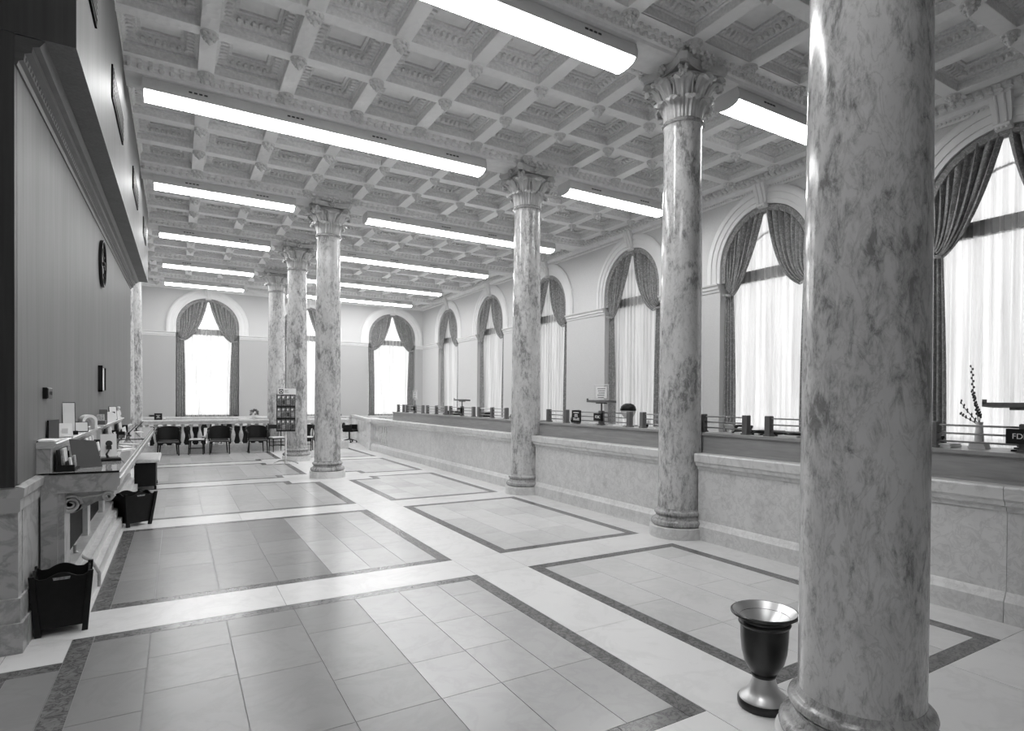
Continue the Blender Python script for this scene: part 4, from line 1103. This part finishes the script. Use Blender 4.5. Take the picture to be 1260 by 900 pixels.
# ------------------------------------------------------------------ balustrade across the end and the chairs in front
t = thing('balustrade', 'long pale marble balustrade with vase balusters behind the row of chairs', 'balustrade', (-.9, 21.3, 0))
BL = 3.42
MB().box(0, BL, -.12, .12, 0, .24).build('base_block', 'parapet', t, 0); MB().prism([(-.13, .88), (-.14, .90), (-.14, .94), (-.17, .955), (-.175, 1.0), (-.16, 1.02), (.16, 1.02), (.16, .88)], 'x', 0, BL).build('rail', 'ledge', t, 30)
for i in range(15): link('baluster', bal_me, t, (.12 + .228 * i, 0, .24))
t = thing('balustrade', 'short marble balustrade glimpsed between the two nearer freestanding columns', 'balustrade', (3.05, 21.3, 0))
MB().box(0, 2.0, -.12, .12, 0, .24).build('base_block', 'parapet', t, 0); MB().prism([(-.13, .88), (-.14, .90), (-.14, .94), (-.17, .955), (-.175, 1.0), (-.16, 1.02), (.16, 1.02), (.16, .88)], 'x', 0, 2.0).build('rail', 'ledge', t, 30)
for i in range(8): link('baluster', bal_me, t, (.12 + .235 * i, 0, .24))

def leg(t, p0, p1, r0=.02, r1=.014, mt='blackwood', name='leg'):
    MB().tube([p0, ((p0[0] + p1[0]) / 2, (p0[1] + p1[1]) / 2, (p0[2] + p1[2]) / 2), p1], [r0, (r0 + r1) / 2, r1], 8).build(name, mt, t)
def make_armchair():
    t = thing('armchair', '', 'chair')     # faces -Y
    def seat(u, v): pass
    MB().bbox(-.255, .255, -.25, .22, .36, .455, .035).build('seat', 'leather', t, 50)
    MB().box(-.258, .258, -.262, -.245, .385, .42).build('seat_edge', 'leatheredge', t, 0)
    def bk(u, v):
        a = -1.25 + 2.5 * u; hgt = .40 - .03 * abs(a) ** 2.5
        return (.295 * math.sin(a) * (1 + .06 * v), .0 + .24 * math.cos(a) + .06 * v, .45 + hgt * v * (1 - .12 * (abs(a) / 1.25) ** 2))
    MB().sheet(bk, 22, 6, .035).build('backrest', 'leather', t, 50)
    for s in (-1, 1):
        MB().tube([(s * .285, .08, .72), (s * .31, -.05, .68), (s * .305, -.17, .655), (s * .29, -.22, .62), (s * .275, -.23, .40)], [.022, .022, .024, .02, .018], 8).build('arm', 'blackwood', t)
        leg(t, (s * .25, -.22, .38), (s * .262, -.235, 0)); leg(t, (s * .19, .19, .40), (s * .225, .30, 0))
    return t
ac = make_armchair()
for i, (x, y, rz, l) in enumerate(((-.225, 20.68, 0, 'dark leather armchair at the left end of the balustrade'), (1.09, 20.66, -.03, 'dark leather armchair in the middle of the row before the balustrade'), (2.12, 20.62, .04, 'dark leather armchair at the right end of the row, beside the brochure rack'))):
    place(ac, i == 0, (x, y, 0), rz, l, 'dark armchairs by the balustrade')
def make_side_chair():
    t = thing('side_chair', '', 'chair')   # faces -Y
    MB().bbox(-.20, .20, -.19, .19, .43, .47, .015).build('seat', 'paleseat', t, 50); MB().box(-.205, .205, -.195, .195, .40, .432).build('seat_frame', 'blackwood', t, 0)
    for s in (-1, 1):
        leg(t, (s * .18, -.17, .41), (s * .185, -.18, 0), .018, .013); leg(t, (s * .18, .18, .41), (s * .185, .20, 0), .018, .013)
        leg(t, (s * .18, .18, .40), (s * .19, .24, .86), .018, .014, name='back_post'); leg(t, (s * .18, -.17, .18), (s * .18, .19, .18), .01, .01, name='stretcher')
    MB().sheet(lambda u, v: (-.19 + .38 * u, .225 + .02 * math.sin(PI * u) + .01 * v, .72 + .13 * v), 8, 3, .018).build('back_rail', 'blackwood', t); leg(t, (-.18, -.17, .22), (.18, -.17, .22), .01, .01, name='stretcher')
    return t
s0 = make_side_chair()
place(s0, True, (.50, 20.75, 0), 1.45, 'slim black side chair with pale seat turned sideways between two armchairs', 'slim side chairs')
place(s0, False, (2.72, 20.75, 0), 0.2, 'slim black side chair with pale seat half hidden behind the brochure rack', 'slim side chairs')
place(s0, False, (3.55, 20.6, 0), -.3, 'slim black side chair just visible between the columns behind the brochure rack', 'slim side chairs')
# brochure rack
t = thing('brochure_rack', 'freestanding brochure rack with three rows of leaflets and a white header', 'rack', (2.39, 16.7, 0), -.12)
MB().box(-.225, .225, -.02, .02, .84, 1.80).build('back_board', 'black', t, 0)
hd = MB().box(-.20, .24, -.03, -.015, 1.80, 1.955).build('header', 'paper', t, 0)
MB().box(-.165, -.065, -.034, -.03, 1.82, 1.935).build('logo_square', 'black', hd, 0)
MB().lathe([(.022, 0), (.038, 0), (.038, .004), (.022, .004)], 20, cap=False).xf(Matrix.Translation((-.115, -.034, 1.878)) @ Matrix.Rotation(PI / 2, 4, 'X')).build('logo_ring', 'paper', hd, 0)
mb = MB()
for z, a, b_ in ((1.90, -.04, .06), (1.875, -.04, .03), (1.85, -.04, .07)): mb.box(a, b_, -.033, -.03, z, z + .012)
mb.build('print', 'greypaper', hd, 0)
M['brochure'] = plain('brochure_print', .14, .5, var=.9, vs=22)
for r in range(3):
    z = .87 + .315 * r
    MB().box(-.215, .215, -.075, -.02, z - .02, z - .005).box(-.22, .22, -.078, -.07, z - .02, z + .012).build('pocket', 'black', t, 0)
    for c in range(4):
        x = -.16 + .107 * c
        hx = lambda a, b_, y0, y1, z0, z1, d: MB().hexa([(x + a, -y0, z0), (x + b_, -y0, z0), (x + b_, -y0 + d, z0), (x + a, -y0 + d, z0), (x + a, -y1, z1), (x + b_, -y1, z1), (x + b_, -y1 + d, z1), (x + a, -y1 + d, z1)])
        br = hx(-.047, .047, .062, .035, z, z + .285, .008).build('brochure', 'brochure', t, 0)
        for a, b_, u0, u1, mt in ((-.030, .005, .20, .255, 'paper'), (.002, .034, .225, .262, 'greypaper'), (-.03, .032, .05, .15, ('slot', 'greypaper', 'darkgrey')[(r + c) % 3])):
            hx(a, b_, .0635 - .027 * u0 / .285, .0635 - .027 * u1 / .285, z + u0, z + u1, .001).build('print', mt, br, 0)
MB().tube([(0, 0, .06), (0, 0, .84)], .022, 10).build('pole', 'white', t)
for a in (2.6, -.5, -1.7, 1.2): MB().tube([(0, 0, .10), (.16 * math.cos(a), .16 * math.sin(a), .08), (.34 * math.cos(a), .34 * math.sin(a), .012)], [.018, .014, .012], 6).build('foot', 'steel', t)
# staff furniture behind the balustrade
def desk(label, x, y, w_, d_, rz=0, mt='blackwood'):
    t = thing('staff_desk', label, 'desk', (x, y, 0), rz, 'dark staff desks behind the balustrade')
    MB().bbox(-w_ / 2, w_ / 2, -d_ / 2, d_ / 2, .72, .76, .01).build('top', mt, t, 30)
    MB().box(-w_ / 2 + .03, w_ / 2 - .03, -d_ / 2 + .03, -d_ / 2 + .05, .06, .72).build('modesty_panel', mt, t, 0)
    for s in (-1, 1): MB().box(s * (w_ / 2 - .2) - .18, s * (w_ / 2 - .2) + .18, -d_ / 2 + .05, d_ / 2 - .03, 0, .72).build('pedestal', mt, t, 0)
    return t
desk('dark staff desk behind the left part of the balustrade', .0, 22.6, 1.5, .75); desk('dark staff desk behind the right part of the balustrade', 2.15, 22.8, 1.2, .75); desk('dark staff desk behind the short balustrade', 4.0, 22.7, 1.3, .7)
desk('dark desk added to darken the gaps between the small balusters at the parapet end', 6.35, 19.0, 1.7, .7, -PI / 2)  # added as dark backing for the baluster gaps, in place of dark curtains
for x, y, l in ((-.35, 22.45, 'papers on the left staff desk, seen through the balusters'), (.25, 22.5, 'second pile of papers on the left staff desk'), (1.85, 22.6, 'papers on the right staff desk behind the balustrade'), (2.4, 22.65, 'white folder on the right staff desk behind the balustrade')): paper_stack(l, x, y, .76, .3, .22, .06)
def visitor(label, x, y, rz):
    o = place(s0, False, (x, y, 0), rz, label, 'slim side chairs'); return o
visitor('slim black chair behind the balustrade in front of the left desk', .85, 22.0, .4); visitor('slim black chair behind the balustrade between the desks', 1.35, 22.2, -.3)
# small things on the balustrade rail
t = thing('desk_sign', 'small black framed sign standing on the balustrade rail at left', 'sign', (-.49, 21.3, 1.02), -.1)
MB().box(-.10, .10, -.01, .01, 0, .20).build('frame', 'black', t, 0); MB().prism([(-.06, .05), (.06, .05), (.02, .10), (.06, .15), (-.06, .15), (-.02, .10)], 'y', -.013, -.01).build('emblem', 'greypaper', t, 0); MB().box(-.05, .05, 0, .06, 0, .012).build('foot', 'black', t, 0)
t = thing('pad_holder', 'small pale pad holder beside the black framed sign on the balustrade', 'pad', (-.33, 21.3, 1.02)); MB().bbox(-.03, .03, -.03, .03, 0, .07, .008).build('pad', 'paper', t, 30); MB().box(-.035, .035, -.035, .035, 0, .012).build('tray', 'greypaper', t, 0)
for x, l in ((-.80, 'small dark box on the wainscot cap left of the first end window'), (1.95, 'small dark box on the wainscot cap right of the first end window'), (5.9, 'small dark box on the wainscot cap left of the right end window')):
    t = thing('sill_box', l, 'box', (x, 26.49, .97), 0, 'small dark boxes on the wainscot'); MB().bbox(-.10, .10, -.05, .05, 0, .08, .01).build('body', 'darkgrey', t, 30); MB().box(-.06, .06, -.053, -.05, .02, .06).build('face', 'black', t, 0)
t = thing('plant_pot', 'round leafy plant in a pale pot on the balustrade rail', 'plant', (2.10, 21.3, 1.02))
MB().lathe([(.045, 0), (.06, .08), (.065, .085), (.05, .085)], 14).build('pot', 'china', t)
mb = MB()
for i in range(46):
    a, b_ = random.uniform(0, 2 * PI), random.uniform(-.5, 1.5); r = .11
    p = Vector((r * math.cos(a) * math.cos(b_), r * math.sin(a) * math.cos(b_), .19 + r * math.sin(b_))); d = (p - Vector((0, 0, .17))).normalized(); s = d.orthogonal().normalized() * .03
    mb.add([p - d * .05, p + s, p + d * .05, p - s], [(0, 1, 2, 3)])
M['leafgrey'] = plain('grey_foliage', .16, .6, var=.8, vs=14)
tag(mb.build('foliage', 'leafgrey', t, 0), kind='stuff')
paper_stack('pale papers lying on the balustrade rail beside the leafy plant', 1.80, 21.3, 1.02, .3, .16, .03)
# office chair far right
t = thing('office_chair', 'dark swivel office chair with low castors near the end wall at right', 'chair', (5.70, 23.8, 0), .9)
MB().bbox(-.24, .24, -.25, .23, .42, .52, .04).build('seat', 'leather', t, 50)
MB().sheet(lambda u, v: (-.21 + .42 * u, .22 + .05 * math.cos(2 * (u - .5)) + .10 * v * v, .55 + .38 * v * (1 - .25 * (2 * u - 1) ** 4)), 10, 8, .06).build('backrest', 'leather', t, 60)
MB().tube([(0, 0, .12), (0, 0, .43)], .03, 10).build('pillar', 'black', t); MB().tube([(0, .2, .47), (0, .28, .60)], .025, 6).build('back_stem', 'black', t)
for i in range(5):
    a = 2 * PI * i / 5; MB().tube([(0, 0, .13), (.27 * math.cos(a), .27 * math.sin(a), .07)], [.025, .016], 6).ball((.27 * math.cos(a), .27 * math.sin(a), .035), .034, 8, 6).build('castor_arm', 'black', t)
for s in (-1, 1): MB().bbox(s * .27 - .025, s * .27 + .025, -.22, .12, .48, .70, .02).build('arm_panel', 'leather', t, 30)

# ------------------------------------------------------------------ ash urn in the foreground
t = thing('ash_urn', 'dark bronze pedestal ash urn with flared rim beside the foreground column', 'ash urn', (2.80, 2.18, 0))
MB().lathe([(.0, 0), (.137, 0), (.142, .012), (.142, .035), (.135, .045)], 48).build('foot_ring', 'bronze', t)
MB().lathe([(.134, .044), (.128, .055), (.10, .075), (.078, .105), (.066, .14), (.062, .165), (.066, .17)], 48, cap=False).build('pedestal', 'bronzelight', t)
MB().lathe([(.05, .165), (.066, .168), (.070, .178), (.066, .188), (.085, .21), (.108, .25), (.122, .31), (.128, .38), (.130, .44), (.130, .452), (.138, .458), (.142, .468), (.138, .478), (.132, .482), (.134, .50)], 48, cap=False).build('bowl', 'bronze', t)
MB().lathe([(.134, .492), (.150, .503), (.172, .512), (.182, .518), (.184, .53), (.178, .534), (.172, .532)], 48, cap=False).build('rim', 'bronze', t)
tr_ = MB().lathe([(.173, .533), (.12, .485), (.05, .43), (.03, .42), (.0, .42)], 48, cap=False).build('ash_tray', 'bronzelight', t)
for i in range(5): 
    a = random.uniform(0, 6); r = random.uniform(.01, .045); MB().tube([(r * math.cos(a), r * math.sin(a), .438), (r * math.cos(a) + .012, r * math.sin(a) + .02, .444)], .004, 6).build('cigarette_end', 'slot', tr_)

# ------------------------------------------------------------------ staff-side things on the screen counters (top at 1.315)
TZ = 1.315
t = thing('bud_vase', 'tapered white vase with pussy willow twigs on the counter at far right', 'vase', (5.93, 2.42, TZ + .05))
MB().lathe([(.034, 0), (.036, .02), (.030, .10), (.024, .16), (.029, .18), (.024, .18), (.020, .16), (.024, .08)], 20).build('vase', 'china', t)
for k, pts in enumerate(([(0, 0, .15), (.0, .02, .26), (.0, .05, .44), (.02, .075, .665)], [(0, 0, .15), (0, .05, .22), (0, .11, .29), (0, .15, .36)], [(0, 0, .15), (0, .06, .19), (0, .12, .225), (0, .15, .25)], [(0, 0, .15), (.01, .0, .24), (.0, .03, .33), (.01, .06, .44)])):
    tw = MB().tube(pts, [.004, .0035, .003, .002], 5).build('twig', 'leaf', t); mb = MB(); P = [Vector(p) for p in pts]
    n = 20 if k in (0, 3) else 9
    for i in range(n):
        f = .25 + .75 * i / (n - 1); j = min(int(f * 3), 2); p = P[j].lerp(P[j + 1], f * 3 - j); s = 1 if i % 2 else -1
        mb.ball((p.x + .005 * s, p.y + .010 * s, p.z + .006), .0085, 6, 5, (.8, .8, 1.4))
    tag(mb.build('catkins', 'catkin', tw), kind='stuff')
t = thing('vase_block', 'white block under the pussy willow vase', 'block', (5.93, 2.42, TZ)); MB().hexa([(-.05, -.07, 0), (.05, -.07, 0), (.05, .07, 0), (-.05, .07, 0), (-.055, -.05, .05), (.055, -.05, .05), (.055, .05, .05), (-.055, .05, .05)]).build('block', 'paper', t, 0)
t = thing('glass_dish', 'cut glass dish on the counter right of the vase', 'dish', (6.02, 2.05, TZ)); MB().lathe([(.05, 0), (.06, .02), (.10, .05), (.105, .055), (.095, .052), (.055, .025), (0, .02)], 24).build('bowl', 'glass', t); MB().lathe([(.045, 0), (.05, .008), (.03, .012)], 18).build('foot', 'china', t)
for i, (y, l) in enumerate(((1.98, 'open black binder trays on the counter below the dark sign stand'), (4.62, 'black flat tray in the screen opening left of the foreground column'), (4.15, 'black tray behind the rails left of the foreground column'))):
    t = thing('paper_tray', l, 'tray', (5.97, y, TZ), .1, 'black paper trays')
    for k in range(3): MB().box(-.14, .12, -.20 + .03 * k, .18 - .02 * k, .02 * k, .02 * k + .014).build('leaf', 'black', t, 0)
paper_stack('pile of forms on the counter right beside the foreground column', 5.88, 2.95, TZ, .22, .30, .03); paper_stack('papers on the counter left of the vase', 5.86, 2.68, TZ, .2, .22, .035)
t = thing('hand_stamp', 'small black hand stamp on the papers left of the vase', 'stamp', (5.86, 2.68, TZ + .0355)); MB().box(-.02, .02, -.025, .025, 0, .02).build('pad', 'black', t, 0); MB().lathe([(.008, .02), (.008, .035), (.018, .045), (.014, .06)], 10).build('knob', 'black', t)
t = thing('telephone', 'black telephone behind the rails just right of the first parapet column', 'telephone', (5.98, 5.0, TZ), .2)
MB().hexa([(-.10, -.11, 0), (.10, -.11, 0), (.10, .11, 0), (-.10, .11, 0), (-.05, -.07, .06), (.05, -.07, .06), (.05, .07, .06), (-.05, .07, .06)]).build('body', 'black', t, 0); MB().tube([(0, -.11, .075), (0, -.07, .09), (0, .07, .09), (0, .11, .075)], [.026, .016, .016, .026], 8).build('handset', 'black', t)
board('tilted_sheet', 'white sheet propped up behind the rails right of the first parapet column', 'sheet', 6.02, 5.22, TZ, .14, .12, -.6, PI / 2, 'paper', .006)
for x, y, l, a in ((5.85, 4.66, 'small white card in the opening of the screen left of the foreground column', .08), (5.88, 4.85, 'white papers behind the rails beside the telephone', .25), (5.9, 4.2, 'white papers behind the rails close to the foreground column', .3), (5.9, 7.9, 'papers on the counter beside the black notice', .25), (5.9, 7.2, 'papers on the counter beyond the domed lamp', .3), (5.9, 6.3, 'papers on the counter close to the first parapet column', .25), (5.92, 11.0, 'papers on the long far counter, nearest pile', .3), (5.92, 12.7, 'papers on the long far counter, middle pile', .3), (5.92, 15.2, 'papers on the long far counter, farthest pile', .3)):
    paper_stack(l, x, y, TZ, a, a * .8, .02)
t = thing('desk_lamp', 'small lamp with dark domed shade over a pale globe behind the screen rails', 'lamp', (6.10, 7.38, TZ))
MB().lathe([(.06, 0), (.06, .012), (.012, .02), (.010, .12)], 14).build('stem', 'bronze', t); MB().lathe([(.01, .11), (.08, .14), (.115, .20), (.12, .235)], 20).build('globe', 'china', t)
MB().lathe([(.125, .235), (.128, .25), (.115, .30), (.08, .335), (.04, .35), (0, .352)], 20).build('shade', 'leather', t)
t = thing('teller_stool', 'tall teller stool with dark padded back behind the screen beside the second parapet column', 'stool', (6.75, 10.95, 0), 1.2)
MB().bbox(-.22, .22, -.22, .2, 1.02, 1.12, .04).build('seat', 'leather', t, 50); MB().sheet(lambda u, v: (-.20 + .40 * u, .20 + .06 * math.cos(2 * (u - .5)) + .05 * v, 1.22 + .38 * v * (1 - .3 * (2 * u - 1) ** 2)), 10, 8, .07).build('backrest', 'leather', t, 60)
MB().tube([(0, .18, 1.08), (0, .25, 1.28)], .025, 6).build('back_stem', 'black', t); MB().tube([(0, 0, .1), (0, 0, 1.03)], .03, 10).build('pillar', 'black', t)
for i in range(5): a = 2 * PI * i / 5; leg(t, (0, 0, .12), (.27 * math.cos(a), .27 * math.sin(a), .012), .025, .018, 'black', 'foot')
for y, l in ((8.72, 'small white flower pot in the screen opening next to the second parapet column'), (6.78, 'small flower pot in the screen opening near the first parapet column')):
    t = thing('flower_pot', l, 'plant', (5.95, y, TZ), 0, 'small flower pots on the teller counter'); MB().lathe([(.03, 0), (.042, .05), (.036, .05)], 12).build('pot', 'black', t)
    mb = MB()
    for i in range(14): a = 2.4 * i; r = .012 * math.sqrt(i + 1); mb.ball((r * math.cos(a), r * math.sin(a), .075 + .02 * math.sin(i * 1.7)), .017, 6, 4)
    tag(mb.build('blossom', 'china', t), kind='stuff')
for y, l in ((10.9, 'black adding machine on the long far counter, nearest'), (14.0, 'black adding machine midway along the long far counter'), (14.5, 'long black machine on the long far counter'), (12.3, 'small black machine in an opening of the long far screen'), (6.12, 'grey adding machine close to the first parapet column')):
    t = thing('adding_machine', l, 'machine', (5.98, y, TZ), 0, 'adding machines on the teller counter')
    MB().hexa([(-.12, -.10, 0), (.12, -.10, 0), (.12, .10, 0), (-.12, .10, 0), (-.05, -.09, .10), (.11, -.09, .10), (.11, .09, .10), (-.05, .09, .10)]).build('body', 'darkgrey' if y < 7 else 'black', t, 0)
    MB().tube([(.08, -.07, .115), (.08, .07, .115)], .022, 8).build('roll', 'paper', t)
# paved court outside the windows
tag(MB().box(XW + .4, 40, -20, 60, -.5, -.3).build('trim_3', 'outside', None, 0), kind='structure')
